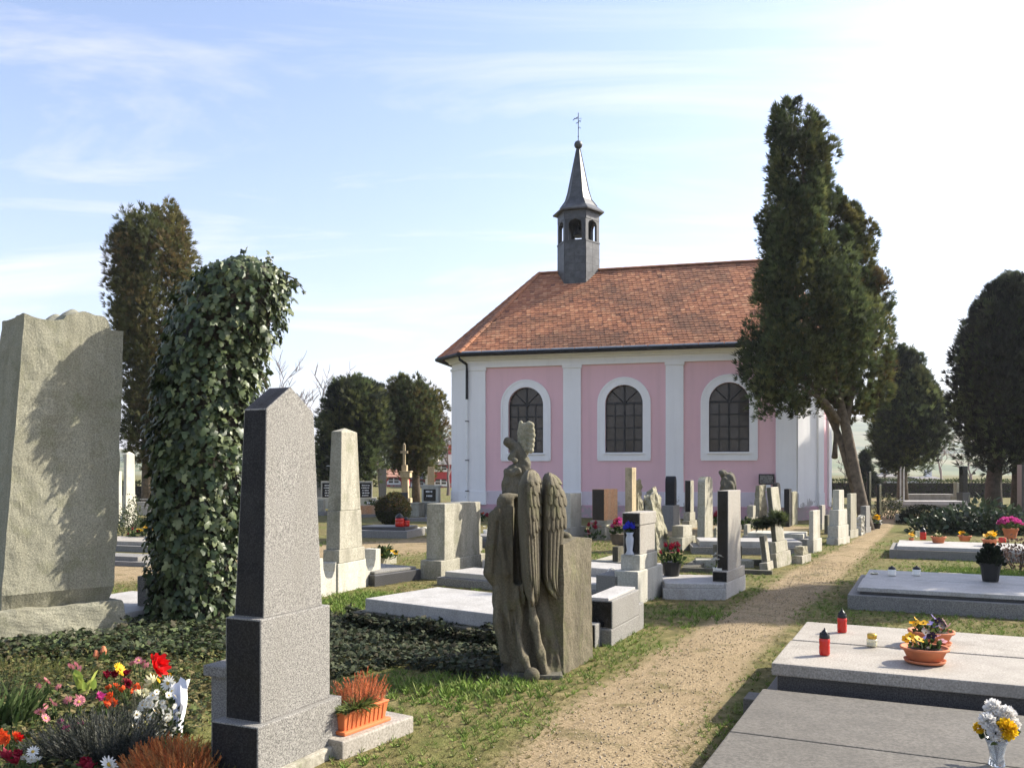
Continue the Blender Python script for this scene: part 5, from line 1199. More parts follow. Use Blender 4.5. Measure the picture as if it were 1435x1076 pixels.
shrub('boxwood_ball', 'clipped round boxwood ball between the pale obelisk and wall monument', G(551,735)+Vector((0,0,.42)), .52, .52, .50, 5200, .045, [(.035,.045,.014),(.06,.06,.018),(.09,.055,.025)], mat='foliage', shell=.84, stems=False)
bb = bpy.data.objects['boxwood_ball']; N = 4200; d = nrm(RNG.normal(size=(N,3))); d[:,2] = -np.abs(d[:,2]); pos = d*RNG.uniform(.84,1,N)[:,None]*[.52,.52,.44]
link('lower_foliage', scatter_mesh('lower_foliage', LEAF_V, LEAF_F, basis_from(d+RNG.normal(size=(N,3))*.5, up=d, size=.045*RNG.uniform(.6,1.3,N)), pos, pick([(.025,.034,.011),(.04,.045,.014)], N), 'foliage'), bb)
MB().lathe([(.001,-.40)]+[(.44*math.sin(math.pi*k/10), -.42*math.cos(math.pi*k/10)) for k in range(1,10)]+[(.001,.42)], 14).build('core', 'bark_dark', bb)
shrub('variegated_shrub', 'white variegated shrub between black pillar and far thuja', G(1247,727), .62, .5, .85, 900, .08, [(.20,.21,.10),(.42,.40,.24),(.06,.08,.03)], mat='foliage')
shrub('small_bush', 'small pale-leaved bush before the white obelisk at left', G(184,754), .34, .3, 1.0, 900, .05, [(.09,.11,.055),(.17,.18,.11),(.05,.07,.03)], mat='foliage')
shrub('low_hedge_bush', 'low dark clipped bush beside the yellow flower pot at left', G(207,742), .5, .3, .38, 1200, .045, [(.02,.026,.012),(.035,.04,.018)], mat='foliage')
shrub('dry_shrub', 'leafless brown dry shrub behind the black pot', G(1428,800), .55, .35, .55, 600, .05, [(.09,.055,.045),(.14,.09,.07)], mat='foliage')
def hedge(label, a, b, h, w, cols):
    o = thing('hedge', label, 'hedge', a, math.atan2(b.y-a.y, b.x-a.x), 'clipped hedges'); L_ = (b-a).length; N = int(L_*600)
    q = RNG.uniform(0, 1, (N,3))*[L_, w, h]; f = RNG.integers(0, 3, N); q[f==0,2] = h*RNG.uniform(.92,1.05,(f==0).sum()); q[f==1,1] = RNG.uniform(-.05,.08,(f==1).sum())
    q[:,2] *= .85+.3*fbm(q[:,0]*.8, q[:,1]+4, 3)
    link('foliage', scatter_mesh('foliage', LEAF_V, LEAF_F, basis_from(RNG.normal(size=(N,3))+[0,-.3,.5], size=.11*RNG.uniform(.6,1.3,N)), q, pick(cols, N), 'foliage'), o)
    MB().box(0, L_, .06, w-.06, 0, h*.86).build('core', 'bark_dark', o)
hedge('long clipped hedge closing the cemetery on the right', G(1165,697), G(1450,697), 1.05, .9, [(.035,.05,.018),(.06,.085,.022),(.08,.09,.03)])
hedge('clipped hedge behind the graves at far left', G(60,704), G(330,705), 1.0, .9, [(.03,.04,.016),(.05,.06,.02)])
# ================================================================== FAR GRAVES, LEFT AND CENTRE
def far_stone(name, label, uc, vb, w, dpt, tiers, rot=-25, cat='gravestone', group=GF):
    """tiers: (part, v_top, width, depth, material); centred at photo pixel (uc, vb)"""
    p = G(uc, vb); o = thing(name, label, cat, p, R(rot), group); z = -.05
    for pn, vt, ww, dp, m in tiers:
        z1 = Zat(vt, p.y); MB().box(-ww/2, ww/2, -dp/2, dp/2, z, z1).build(pn, m, o, .012); z = z1-.0005
    return o, p
def lettering(o, x0, x1, y, ztop, rows, h=.045, gap=.09, m='letter'):
    mb = MB(); rg = random.Random(int(ztop*1000))
    for j in range(rows):
        x = x0+rg.uniform(0, .25)*(x1-x0); z = ztop-j*gap
        while x < x1-rg.uniform(0, .25)*(x1-x0):
            w = rg.uniform(.012, .035); mb.box(x, x+w, y-.004, y, z-h, z); x += w+rg.choice((.012,.012,.03))
    return mb.build('lettering', m, o)
S('obelisk', 'small white obelisk seen between the monolith and the ivy column', 'obelisk', (168,175,194), 738, .62,
  [('base', 722, 0, 0, 0, 'limestone_white'), ('plinth', 694, .05, .05, .02, 'limestone_white'), ('shaft', 632, .08, .08, .1, 'limestone_white')], ('pyr', .08), group=None)
S('white_stele', 'white slab edge beside the small white obelisk at left', 'gravestone', (163,167,171), 734, .4, [('slab', 660, 0, 0, .02, 'limestone_white')], None, group=GF)
o, p = far_stone('headstone', 'dark grey inscribed headstone in front of the brownish thuja', 205, 722, 1, .2, [('stone', 703, .62, .2, 'granite_brown')], 10)
lettering(o, -.22, .22, -.101, .62, 4, .04, .1)
far_stone('tomb_slab', 'granite grave platform with flower pots at left', 190, 768, 1, 1, [('plinth', 760, 2.2, 1.4, 'granite'), ('cover', 755, 1.9, 1.1, 'granite_rose')], -20, 'grave slab')
far_stone('tomb_slab', 'two low granite steps above the sandy path at left', 176, 790, 1, 1, [('lower_step', 783, 1.5, .7, 'granite'), ('upper_step', 777, 1.0, .5, 'granite')], -20, 'grave slab')
far_stone('tomb_slab', 'bluish flat slab at the foot of the ivy column', 178, 862, 1, 1, [('kerb', 852, 1.5, 1.5, 'granite'), ('cover', 842, 1.3, 1.3, 'granite_pale')], -25, 'grave slab')
far_stone('granite_post', 'short square granite post against the ivy column', 212, 868, 1, 1, [('post', 806, .2, .2, 'granite')], -25, 'post')
for k, (uc, wl, lab) in enumerate(((460, .6, 'white framed headstone with black panel left of the pale obelisk'), (512, .6, 'white framed headstone with black panel right of the pale obelisk'))):
    o, p = far_stone('headstone', lab, uc, 712, 1, .3, [('base', 697, 1.0, .5, 'limestone_white'), ('stone', 674, .62, .16, 'limestone_white')], 8)
    z1 = Zat(674, p.y); pn = MB().box(-.25, .25, -.095, -.079, z1-.72, z1-.08).build('panel', 'black_granite', o, .004)
    lettering(pn, -.18, .18, -.096, z1-.16, 5, .05, .11, 'white_paint')
o, p = far_stone('headstone', 'white framed headstone with inscribed black panel before the red house', 604, 722, 1, .3, [('base', 704, .95, .45, 'limestone'), ('stone', 682, .66, .25, 'limestone_white'), ('cornice', 679.5, .74, .3, 'limestone_white')], -18)
z1 = Zat(682, p.y); pn = MB().box(-.24, .24, -.137, -.124, z1-.52, z1-.08).build('panel', 'black_granite', o, .004); lettering(pn, -.16, .16, -.138, z1-.14, 2, .06, .16, 'white_paint')
far_stone('pedestal', 'squat stone pedestal left of the white framed headstone', 585, 723, 1, .3, [('block', 706, .32, .5, 'limestone'), ('cap', 704, .38, .56, 'limestone')], -18, 'pedestal')
far_stone('grey_stele', 'tall plain grey stele left of the cross monument', 536, 708, 1, .3, [('base', 700, .7, .5, 'granite'), ('stele', 656, .34, .34, 'granite')], 12)
far_stone('sandstone_pillar', 'slim sandstone pillar beside the red house', 604, 708, 1, .3, [('base', 700, .6, .5, 'sandstone'), ('pillar', 654, .3, .3, 'sandstone')], 10)
# cross monument
p = G(569, 708); o = thing('cross_monument', 'stone column with capital and a thin cross above it', 'cross', p, R(-8), None)
zc_ = Zat(669, p.y); MB().box(-.25,.25,-.25,.25,-.05,.35).box(-.13,.13,-.13,.13,.35,zc_,.02,.02).build('column', 'sandstone', o, .02)
MB().box(-.24,.24,-.22,.22,zc_,zc_+.26).box(-.28,.28,-.25,.25,zc_+.26,zc_+.31).build('capital', 'sandstone', o, .02)
zt_ = Zat(623, p.y+.4); MB().box(-.30,-.06,.3,.55,zc_-1.4,zc_+.6).box(-.26,-.14,.37,.45,zc_+.6,zt_).box(-.38,-.02,.375,.445,zt_-.42,zt_-.30).lathe([(.001,0),(.07,.03),(.001,.1)], 8, (-.2,.41,zt_-.01)).build('cross', 'sandstone', o, .01)
# lantern post with small roof
p = G(470, 716); o = thing('bird_house_post', 'dark post with a little roofed box beside the pale obelisk', 'post', p, R(-10), None)
zt_ = Zat(651, p.y); MB().box(-.05,.05,-.05,.05,-.05,zt_-.25).build('post', 'bark_dark', o); MB().box(-.09,.09,-.09,.09,zt_-.25,zt_-.06).build('box', 'limestone', o, .01); MB().box(-.32,.16,-.2,.2,zt_-.06,zt_-.03,ox=.05).build('roof', 'zinc', o)
# grave with kerb, ringed edging
far_stone('tomb_slab', 'pale granite grave slab by the cross path with dark cover', 545, 751, 1, 1, [('plinth', 741, 1.45, 1.3, 'granite'), ('cover', 736.5, 1.2, .9, 'granite_dark')], -14, 'grave slab')
for k, (u, v) in enumerate(((559,749),(583,748),(594,747.5))):
    p = G(u, v); o = thing('edging_ring', ['left half-round white edging stone beside the red lantern','middle half-round white edging stone by the cross path','right half-round white edging stone by the cross path'][k], 'edging stone', p, R(-20), 'half-round edging stones')
    pts = [(.20*math.cos(math.pi*q/8), .20*math.sin(math.pi*q/8)) for q in range(9)]+[(.12*math.cos(math.pi*q/8), .12*math.sin(math.pi*q/8)) for q in range(8,-1,-1)]
    mb = MB()
    for i in range(8):
        q = [pts[i], pts[i+1], pts[16-i], pts[17-i]]; mb.prism(q, lambda a_, b_, t: (a_, t, b_-.02), -.1, .1)
    mb.build('ring', 'limestone_white', o)
for k, (u, v, vt, w, m, lab) in enumerate(((440,722,700,.8,'limestone','low pale headstone left of the post with the roofed box'),(447,708,668,.5,'granite_brown','dark headstone behind the granite obelisk edge'),(560,714,690,.7,'granite_dark','dark headstone between boxwood ball and cross column'),
        (620,724,712,1.0,'granite_dark','low dark tomb beside the chapel corner'),(590,730,725,1.6,'granite','flat slab beneath the white framed headstone'),(520,724,708,.9,'granite_red','reddish tomb with flowers right of the pale obelisk'))):
    far_stone('headstone', lab, u, v, 1, .3, [('base', v-(v-vt)*.25, w*1.2, .5, 'granite'), ('stone', vt, w, .25, m)], -10+7*k)
# red house and neighbours
def house(label, u0, u1, vb, veave, vridge, depthm, Y, wallm, roofm, rows, group='houses behind the cemetery', rot=0, wl=(2.1,1.5)):
    x0, x1 = Xat(u0, Y), Xat(u1, Y); W = x1-x0; ze, zr_ = Zat(veave, Y), Zat(vridge, Y); o = thing('house', label, 'house', ((x0+x1)/2, Y, 0), R(rot), group)
    MB().box(-W/2, W/2, 0, depthm, -.2, ze).build('wall', wallm, o)
    mb = MB(); mb.prism([(-.6,ze),(depthm+.6,ze),(depthm/2,zr_)], lambda a_, b_, t: (t, a_, b_), -W/2-.4, W/2+.4); rf = mb.build('roof', roofm, o); MB().box(W*.2, W*.2+.7, depthm/2-.3, depthm/2+.4, zr_-1, zr_+.9).build('chimney', wallm, rf)
    for (uw, vt, vb_) in rows:
        xw = Xat(uw, Y)-(x0+x1)/2; z0, z1 = Zat(vb_, Y), Zat(vt, Y); hw = wl[1]/2
        pts = [(xw-hw,z0),(xw+hw,z0),(xw+hw,z1-hw*.5),(xw+hw*.6,z1-.1),(xw,z1),(xw-hw*.6,z1-.1),(xw-hw,z1-hw*.5)]
        wd = MB().prism(pts, lambda a_, b_, t: (a_, t, b_), -.12, -.01).build('window', 'white_paint', o)
        for i in range(2):
            for j in range(2): MB().box(xw-hw*.72+i*hw*.8, xw-hw*.72+i*hw*.8+hw*.62, -.14, -.121, z0+.2+j*(z1-z0)*.42, z0+.2+j*(z1-z0)*.42+(z1-z0)*.32).build('pane', 'pane', wd)
    return o
house('red house with white arched windows behind the cemetery', 600, 634, 0, 651, 634, 9, 88, 'red_plaster', 'grey_roof', [(618.5,653,661),(618,671.5,681)])
house('low red wing of the house left of its gable', 574, 599, 0, 671, 662, 7, 90, 'red_plaster', 'grey_roof', [(586,673,682)])
house('red house glimpsed left of the cross monument', 538, 566, 0, 668, 656, 8, 95, 'red_plaster', 'far_roof', [(552,670,679)])
house('cream house wall between the red houses', 596, 604, 0, 654, 650, 5, 86.5, 'cream_plaster', 'far_roof', [])
house('grey roofed house behind the red house', 606, 660, 0, 640, 612, 12, 120, 'cream_plaster', 'grey_roof', [])
house('pale cream house far left of the chapel', 625, 660, 0, 650, 640, 8, 105, 'cream_plaster', 'far_roof', [])
house('long white low building beyond the hedge', 1222, 1262, 0, 668, 664, 6, 110, 'white_plaster', 'grey_roof', [])
house('white flat shed beyond the hedge right of the far thuja', 1290, 1318, 0, 671, 667.5, 5, 115, 'white_plaster', 'grey_roof', [])
# ================================================================== far right graves
far_stone('tomb_slab', 'stepped pale tomb at the end of the path', 1300, 712, 1, 1, [('plinth', 706, 3.0, 1.6, 'granite'), ('slab', 701.5, 2.8, 1.3, 'granite_pale')], -6, 'grave slab')
far_stone('tomb_slab', 'rose-grey tomb with flowers under the far thuja', 1302, 704, 1, 1, [('plinth', 699, 2.6, 1.2, 'granite_rose'), ('slab', 692, 2.3, .9, 'granite_rose')], -6, 'grave slab')
far_stone('black_pillar', 'tall black pillar gravestone before the hedge at right', 1350, 708, 1, .3, [('base', 690, .42, .42, 'granite_dark'), ('pillar', 653, .27, .27, 'black_granite')], 12)
far_stone('white_stele', 'small pale stone left of the tall black pillar', 1342, 706, 1, .3, [('base', 695, .5, .4, 'limestone'), ('stone', 676, .3, .25, 'limestone')], 12)
far_stone('stone_block', 'pale tilted stone block beside the clipped box bush', 1265, 729, 1, .3, [('block', 720, .42, .35, 'limestone')], -30, 'stone block')
far_stone('stone_block', 'small pale stone block above the tilted block', 1272, 722, 1, .3, [('block', 716, .25, .25, 'limestone')], -10, 'stone block')
far_stone('tomb_slab', 'bluish slab among the laurel bushes', 1382, 726, 1, .3, [('slab', 713, .85, .5, 'granite_pale')], -5, 'grave slab')
far_stone('black_stele', 'dark polished stele cut by the right edge of the picture', 1437, 735, 1, .3, [('base', 722, .5, .5, 'granite_dark'), ('stele', 651, .35, .3, 'granite_dark')], -5)
for k, u in enumerate((1262, 1266.5, 1401)):
    p = G(u, 712 if k < 2 else 724); MBp = thing('metal_post', ['left slim post before the far thuja trunk','right slim post before the far thuja trunk','slim pale post behind the dark thuja trunk'][k], 'post', p, 0, 'slim posts')
    MB().tube([(0,0,-.05),(0,0,1.75)], .035, 8).build('pole', 'zinc', MBp); MB().lathe([(.04,1.75),(.05,1.77),(.02,1.81)], 8).build('cap', 'iron', MBp)
# ================================================================== SMALL THINGS ON THE GRAVES
def petals_mesh(name, n, Rr, wid, col, ccol, cup=.15, layers=1, cr=.25, seed=0):
    rg = np.random.default_rng(seed); tvs, cols, fs = [], [], []
    for L_ in range(layers):
        for k in range(n):
            a = 2*math.pi*(k+.5*L_)/n+rg.uniform(-.08,.08); ca, sa = math.cos(a), math.sin(a); r_ = Rr*(1-.18*L_)*rg.uniform(.88,1.08); cu = cup*(1+.9*L_)*rg.uniform(.6,1.4); i = len(tvs); j = rg.uniform(.8,1.15)
            for (q, w, z) in ((.12,.2,0),(.6,1,.35),(1,.35,1.0),(1,-.35,1.0),(.6,-1,.35),(.12,-.2,0)):
                x, y = q*r_, w*wid*Rr; tvs.append((x*ca-y*sa, x*sa+y*ca, cu*Rr*z)); cols.append([min(1, c*j*(.85+.15*q)) for c in col])
            fs += [(i,i+1,i+4,i+5),(i+1,i+2,i+3,i+4)]
    i = len(tvs); m = 8
    for h_, rr in ((.0,1),(.12,.85),(.18,.4)):
        for k in range(m): a = 2*math.pi*k/m; tvs.append((cr*Rr*rr*math.cos(a), cr*Rr*rr*math.sin(a), .03*Rr+h_*Rr)); cols.append(ccol)
    for j in range(2):
        for k in range(m): k2 = (k+1) % m; fs.append((i+j*m+k, i+j*m+k2, i+(j+1)*m+k2, i+(j+1)*m+k))
    fs.append((i+2*m, i+2*m+2, i+2*m+4, i+2*m+6))
    me = bpy.data.meshes.new(name); me.from_pydata(tvs, [], fs); at = me.color_attributes.new('col', 'FLOAT_COLOR', 'POINT')
    at.data.foreach_set('color', np.column_stack([np.array(cols), np.ones(len(cols))]).reshape(-1).astype(np.float32)); me.materials.append(MATS['petal']); return me
FL = {'yellow': petals_mesh('flower', 16, 1, .12, (.85,.55,.02), (.55,.32,.02), .12, 2, .22, 1), 'white': petals_mesh('flower', 14, 1, .15, (.84,.84,.78), (.62,.42,.05), .1, 1, .26, 2),
      'red': petals_mesh('flower', 7, 1, .36, (.72,.01,.012), (.35,.05,.02), .35, 2, .14, 3), 'pink': petals_mesh('flower', 14, 1, .14, (.62,.22,.27), (.62,.45,.1), .15, 1, .3, 4),
      'magenta': petals_mesh('flower', 12, 1, .2, (.62,.08,.32), (.45,.05,.2), .4, 3, .1, 5), 'crimson': petals_mesh('flower', 8, 1, .34, (.28,.012,.035), (.15,.01,.02), .5, 3, .1, 6),
      'pansy_yellow': petals_mesh('flower', 5, 1, .50, (.86,.48,.02), (.08,.02,.02), .12, 1, .2, 7), 'pansy_violet': petals_mesh('flower', 5, 1, .50, (.40,.34,.72), (.5,.4,.05), .12, 1, .15, 8),
      'pansy_black': petals_mesh('flower', 5, 1, .50, (.025,.008,.02), (.3,.2,.02), .12, 1, .12, 9), 'pansy_pink': petals_mesh('flower', 5, 1, .50, (.70,.42,.48), (.2,.05,.1), .12, 1, .2, 10),
      'blue': petals_mesh('flower', 8, 1, .3, (.05,.06,.62), (.02,.02,.3), .5, 3, .1, 11), 'cream': petals_mesh('flower', 12, 1, .18, (.80,.76,.50), (.6,.5,.15), .3, 2, .2, 12), 'orange': petals_mesh('flower', 8, 1, .3, (.78,.12,.03), (.5,.1,.02), .4, 2, .15, 13)}
def flower(parent, kind, loc, r, tilt=None, name='flower'):
    o = link(name, FL[kind], parent); o.location = loc; o.scale = (r, r, r)
    t = tilt if tilt is not None else (random.uniform(-.5,.7), random.uniform(-.4,.4)); o.rotation_euler = (t[0], t[1], random.uniform(0, 6.28)); return o
def tuft(parent, name, N, rx, ry, h, size, cols, z0=0, tv=LEAF_V, tf=LEAF_F, mat='foliage', up=.8, loc=(0,0,0)):
    d = RNG.normal(size=(N,3)); d[:,2] = np.abs(d[:,2]); d = nrm(d); pos = d*RNG.uniform(.2,1,N)[:,None]*[rx,ry,h]+[loc[0],loc[1],z0+loc[2]]
    return link(name, scatter_mesh(name, tv, tf, basis_from(d+[0,0,up]+RNG.normal(size=(N,3))*.3, up=RNG.normal(size=(N,3)), size=size*RNG.uniform(.6,1.3,N)), pos, pick(cols, N, None, .25), mat), parent)
GL_ = [(.05,.085,.025),(.08,.12,.035),(.035,.055,.02)]
BLADE_V = [(-.05,0,0),(.05,0,0),(.035,.55,.06),(-.035,.55,.06),(0,1,.0)]
def lantern(label, loc, r, h, body='red_glass', cap=True, group='grave lanterns', metal='metal_dark'):
    o = thing('grave_lantern', label, 'lantern', loc, random.uniform(0,1), group)
    MB().lathe([(r*.9,0),(r,.01),(r,h*.30),(r*.94,h*.36),(r,h*.42),(r,h*.58),(r*.86,h*.62)], 18).build('glass', body, o, smooth=True)
    if cap:
        c_ = MB().lathe([(r*.95,h*.61),(r*.98,h*.64),(r*.92,h*.72),(r*.66,h*.82),(r*.34,h*.9),(r*.12,h*.94),(r*.14,h*.97),(r*.02,h)], 16).build('lid', metal, o, smooth=True)
        mb = MB()
        for k in range(6): a = k*1.047; mb.box(r*.72*math.cos(a)-.004, r*.72*math.cos(a)+.004, r*.72*math.sin(a)-.004, r*.72*math.sin(a)+.004, h*.72, h*.82)
        mb.build('vents', 'black_plastic', c_)
    return o
def onT(u, v, z): p = G(u, v, z); return p
lantern('near red glass lantern with black lid on the sunlit tomb', onT(1155.5, 917, .355), .036, .185, group='red glass lanterns')
lantern('far red glass lantern with black lid on the sunlit tomb', onT(1180, 885.5, .358), .036, .185, group='red glass lanterns')
o = lantern('small clear glass jar candle with golden lid on the sunlit tomb', onT(1222, 905, .357), .036, .085, 'clear_glass', False, 'glass candles')
MB().lathe([(.030,.053),(.033,.06),(.033,.085),(.028,.09),(.004,.092)], 16).build('lid', 'gold', o, smooth=True); MB().lathe([(.026,.006),(.026,.03)], 12).build('wax', 'ivory', o)
o = lantern('left short candle with pointed black lid on the shaded tomb', onT(1250, 806, .255), .05, .13, 'ivory', True, 'short candles')
o = lantern('right short candle with pointed black lid on the shaded tomb', onT(1284.5, 806, .255), .05, .13, 'ivory', True, 'short candles')
lantern('flat glass candle dish on the shaded tomb', onT(1225, 804, .255), .05, .03, 'clear_glass', False, 'glass candles')
# pansy bowls
def bowl(label, loc, r, h, plants, group='terracotta flower bowls', mat='terracotta', saucer=True, rz=0, sxx=1.0, cat='flower bowl', leaves=60):
    o = thing('flower_bowl', label, cat, loc, rz, group); z0 = .018 if saucer else 0
    if saucer: MB().lathe([(r*.62,0),(r*.82,.006),(r*.88,.024),(r*.84,.024),(r*.78,.012),(.001,.012)], 22, sx=sxx, close=False).build('saucer', mat, o, smooth=True)
    MB().lathe([(r*.60,z0),(r*.72,z0+.01),(r*.88,z0+h*.72),(r*1.0,z0+h*.82),(r*1.02,z0+h),(r*.92,z0+h),(r*.90,z0+h*.85),(.001,z0+h*.83)], 24, sx=sxx, close=False).build('bowl', mat, o, smooth=True)
    MB().lathe([(r*.9*1.0,z0+h*.8),(r*.5,z0+h*.9),(.001,z0+h*.92)], 16, sx=sxx, close=False).build('soil', 'soil', o)
    if leaves: tuft(o, 'leaves', leaves, r*.85*sxx, r*.8, h*.6, r*.28, GL_, z0+h*.85)
    for kind, x, y, z, s in plants: flower(o, kind, (x*r*sxx, y*r, z0+h+z), s, (random.uniform(.3,1.0), random.uniform(-.4,.4)))
    return o
PAN = [('pansy_yellow',-.75,-.2,.05,.032),('pansy_yellow',-.6,.15,.065,.032),('pansy_yellow',-.45,-.3,.06,.034),('pansy_yellow',-.7,.3,.045,.03),('pansy_violet',-.15,-.15,.055,.032),('pansy_black',.25,-.1,.07,.036),('pansy_black',.2,.25,.085,.036),('pansy_black',.38,-.25,.045,.034),('pansy_pink',.62,.1,.06,.034),('pansy_pink',.7,-.2,.04,.03),('pansy_black',.08,-.3,.035,.03)]
bowl('near terracotta bowl of mixed pansies on the sunlit tomb', onT(1296, 928, .355), .148, .085, PAN, rz=.1, sxx=1.0)
P2_ = [(('pansy_violet' if k == 'pansy_black' and x < .22 else k), x, y, z, s) for k, x, y, z, s in PAN]
bowl('far terracotta bowl of mixed pansies on the sunlit tomb', onT(1305, 903, .358), .155, .085, P2_, rz=-.1)
# chrysanthemum vase at the right edge
o = thing('flower_vase', 'glass vase of white and yellow chrysanthemums on the foreground tomb', 'vase', onT(1397, 1072, .225), 0)
MB().lathe([(.030,0),(.038,.005),(.030,.05),(.042,.10),(.052,.125),(.048,.125),(.037,.1),(.025,.05),(.001,.012)], 18, close=False).build('glass', 'vase_glass', o, smooth=True)
def pom(parent, loc, r, cols, N=240):
    d = nrm(RNG.normal(size=(N,3))); me = scatter_mesh('flower_head', [(-.22,0,0),(.22,0,0),(.2,.75,.06),(0,1,.14),(-.2,.75,.06)], [(0,1,2,3,4)], basis_from(d+RNG.normal(size=(N,3))*.25, up=RNG.normal(size=(N,3))+[0,0,1], size=r*.55*RNG.uniform(.8,1.2,N)), d*r*.5, pick(cols, N, None, .1), 'petal')
    h_ = link('flower_head', me, parent); h_.location = loc; return h_
WH = [(.82,.81,.78),(.75,.73,.70)]; YL = [(.85,.58,.02),(.80,.50,.02)]
for loc, r, cc in (((-.055,-.02,.215),.040,WH),((-.0,.03,.26),.044,WH),((.045,-.0,.235),.046,WH),((.015,-.05,.185),.050,YL),((-.035,-.05,.165),.034,WH),((.075,.0,.195),.034,WH),((-.075,.02,.17),.026,YL)): pom(o, loc, r, cc)
tuft(o, 'leaves', 70, .07, .06, .09, .045, GL_, .11); MB().tube([(0,0,.02),(-.03,-.01,.2)], .004, 5).tube([(0,0,.02),(.03,.01,.22)], .004, 5).tube([(0,0,.02),(.0,.02,.24)], .004, 5).build('stems', 'bark', o)
# black pot with small conifer, far bowls
p = onT(1388, 814, .255); o = thing('plant_pot', 'black plastic pot with a dark little conifer on the shaded tomb', 'pot', p, 0)
MB().lathe([(.085,0),(.09,.005),(.115,.19),(.125,.19),(.125,.225),(.108,.225),(.10,.2),(.001,.19)], 20, close=False).build('pot', 'black_plastic', o)
tuft(o, 'conifer', 900, .14, .14, .26, .05, [(.012,.018,.010),(.022,.03,.015)], .19, up=1.0)
for k, (u, v, r, plants, lab) in enumerate((
   (1277,757,.055,[('pansy_yellow',-.2,0,.08,.05),('pansy_yellow',.4,.2,.1,.05),('pansy_yellow',.1,-.4,.06,.05)],'tiny pot with one yellow flower on the flower tomb'),
   (1315,760.5,.14,[('cream',-.3,0,.03,.035),('cream',.3,.2,.03,.03)],'terracotta bowl of fading plants on the flower tomb'),
   (1352,758,.125,[('pansy_yellow',-.3,0,.06,.045),('pansy_yellow',-.55,.2,.05,.045),('pansy_yellow',0,.1,.07,.04)],'terracotta bowl with few yellow pansies on the flower tomb'),
   (1387,764.5,.14,[('pansy_yellow',x,y,.06+.03*((i*7)%3),.05) for i,(x,y) in enumerate(((-.7,-.2),(-.4,-.4),(-.1,-.3),(.2,-.4),(.5,-.2),(.8,0),(-.5,.2),(0,.2),(.4,.3)))],'terracotta bowl full of yellow pansies on the flower tomb'))):
    bowl(lab, onT(u, v, .22), r, r*.9, plants, 'flower bowls on the flower tomb', saucer=False, leaves=50)
lantern('red lantern between tiny pot and faded bowl on the flower tomb', onT(1293.5, 756, .22), .06, .26, group='red glass lanterns')
lantern('white and red lantern beside the pink flower pot', onT(1404.5, 760, .22), .07, .16, 'red_glass', False, 'red glass lanterns')
lantern('frosted glass lantern beside the red lantern on the flower tomb', onT(1288, 752, .22), .07, .2, 'clear_glass', False, 'glass candles')
p = onT(1416, 755, .22); o = thing('flower_pot', 'terracotta pot of bright magenta chrysanthemums on the flower tomb', 'flower pot', p, 0)
MB().lathe([(.10,0),(.14,.18),(.155,.18),(.155,.22),(.001,.21)], 18, close=False).build('pot', 'terracotta', o)
tuft(o, 'leaves', 90, .2, .2, .14, .07, GL_, .2)
for k in range(34): a = random.uniform(0,6.28); q = random.uniform(0,1)**.5; flower(o, 'magenta', (.22*q*math.cos(a), .22*q*math.sin(a), .30+.12*(1-q*q)+random.uniform(-.02,.02)), .05)
def posy(label, loc, kinds, n, r, h, size, potm=None, group=None, leaves=60, cat='flowers', name='flower_bunch', up=True):
    o = thing(name, label, cat, loc, 0, group); z0 = 0
    if potm: MB().lathe([(r*.6,0),(r*.85,h*.55),(r*.9,h*.55),(.001,h*.5)], 14, close=False).build('pot', potm, o); z0 = h*.5
    tuft(o, 'leaves', leaves, r, r*.8, h*.7, r*.35, GL_, z0)
    for k in range(n):
        a = random.uniform(0,6.28); q = random.uniform(0,1)**.5; flower(o, random.choice(kinds), (r*q*math.cos(a), r*.8*q*math.sin(a), z0+h*.55*(1.1-q*q*.6)+random.uniform(0,.15)*h), size*random.uniform(.8,1.2))
    return o
posy('bunch of yellow flowers in a pot near the bend of the path', G(1227.5,741), ['pansy_yellow'], 8, .16, .3, .07, 'black_plastic')
posy('yellow flower planter at left beside the small bush', G(208,764), ['pansy_yellow','yellow'], 16, .22, .38, .06, 'limestone')
posy('brown dried plant in a square planter at left', G(186,764), ['crimson'], 4, .16, .3, .03, 'limestone', leaves=80)
posy('yellow pansies in the trough behind the pale obelisk', onT(537,783,.12), ['pansy_yellow'], 22, .32, .22, .05, None)
slab('stone_trough', 'pale stone flower trough behind the pale obelisk', (517,796), (556,789), .45, [('trough', 0, 0, 0, 0, -.05, .2, 'limestone')], None, cat='trough')
slab('tomb_slab', 'dark flat slab between pale obelisk and wall monument', (525,822), (590,812), .9, [('slab', 0, 0, 0, 0, -.05, .16, 'granite_dark'), ('cover', .05, .05, .05, .05, .16, .2, 'granite')], None)
posy('yellow and white flowers on the reddish tomb', G(524,722)+Vector((0,0,.35)), ['yellow','white'], 9, .3, .3, .07)
lantern('orange lantern left of the cross path edging stones', onT(560,737.5,.262), .11, .34, group='red glass lanterns')
lantern('small orange lantern right of the boxwood ball', onT(569,737,.262), .09, .24, group='red glass lanterns')
lantern('red lantern at the foot of the white framed headstone', G(517,722), .12, .3, group='red glass lanterns')
posy('orange flowers beside the white framed headstone', G(624,722), ['orange','yellow'], 9, .3, .55, .08)
posy('red flowers at the foot of the pink wall', G(672,730), ['orange','crimson'], 8, .25, .4, .07)
posy('small white candle cup on the dark slab by the chapel', G(681,762)+Vector((0,0,.24)), ['white'], 2, .08, .14, .04, 'ivory', leaves=10)
posy('grey succulent with red flowers beside the reddish stele', G(833,757), ['crimson','pink'], 9, .24, .55, .06)
lantern('small white lantern left of the reddish stele', G(838,735)+Vector((0,0,.3)), .09, .35, 'ivory', True)
posy('pink and cream flower basket on the dark pedestal', G(869,789)+Vector((0,0,.325)), ['pink','magenta','cream','crimson'], 26, .22, .34, .055, 'bark')
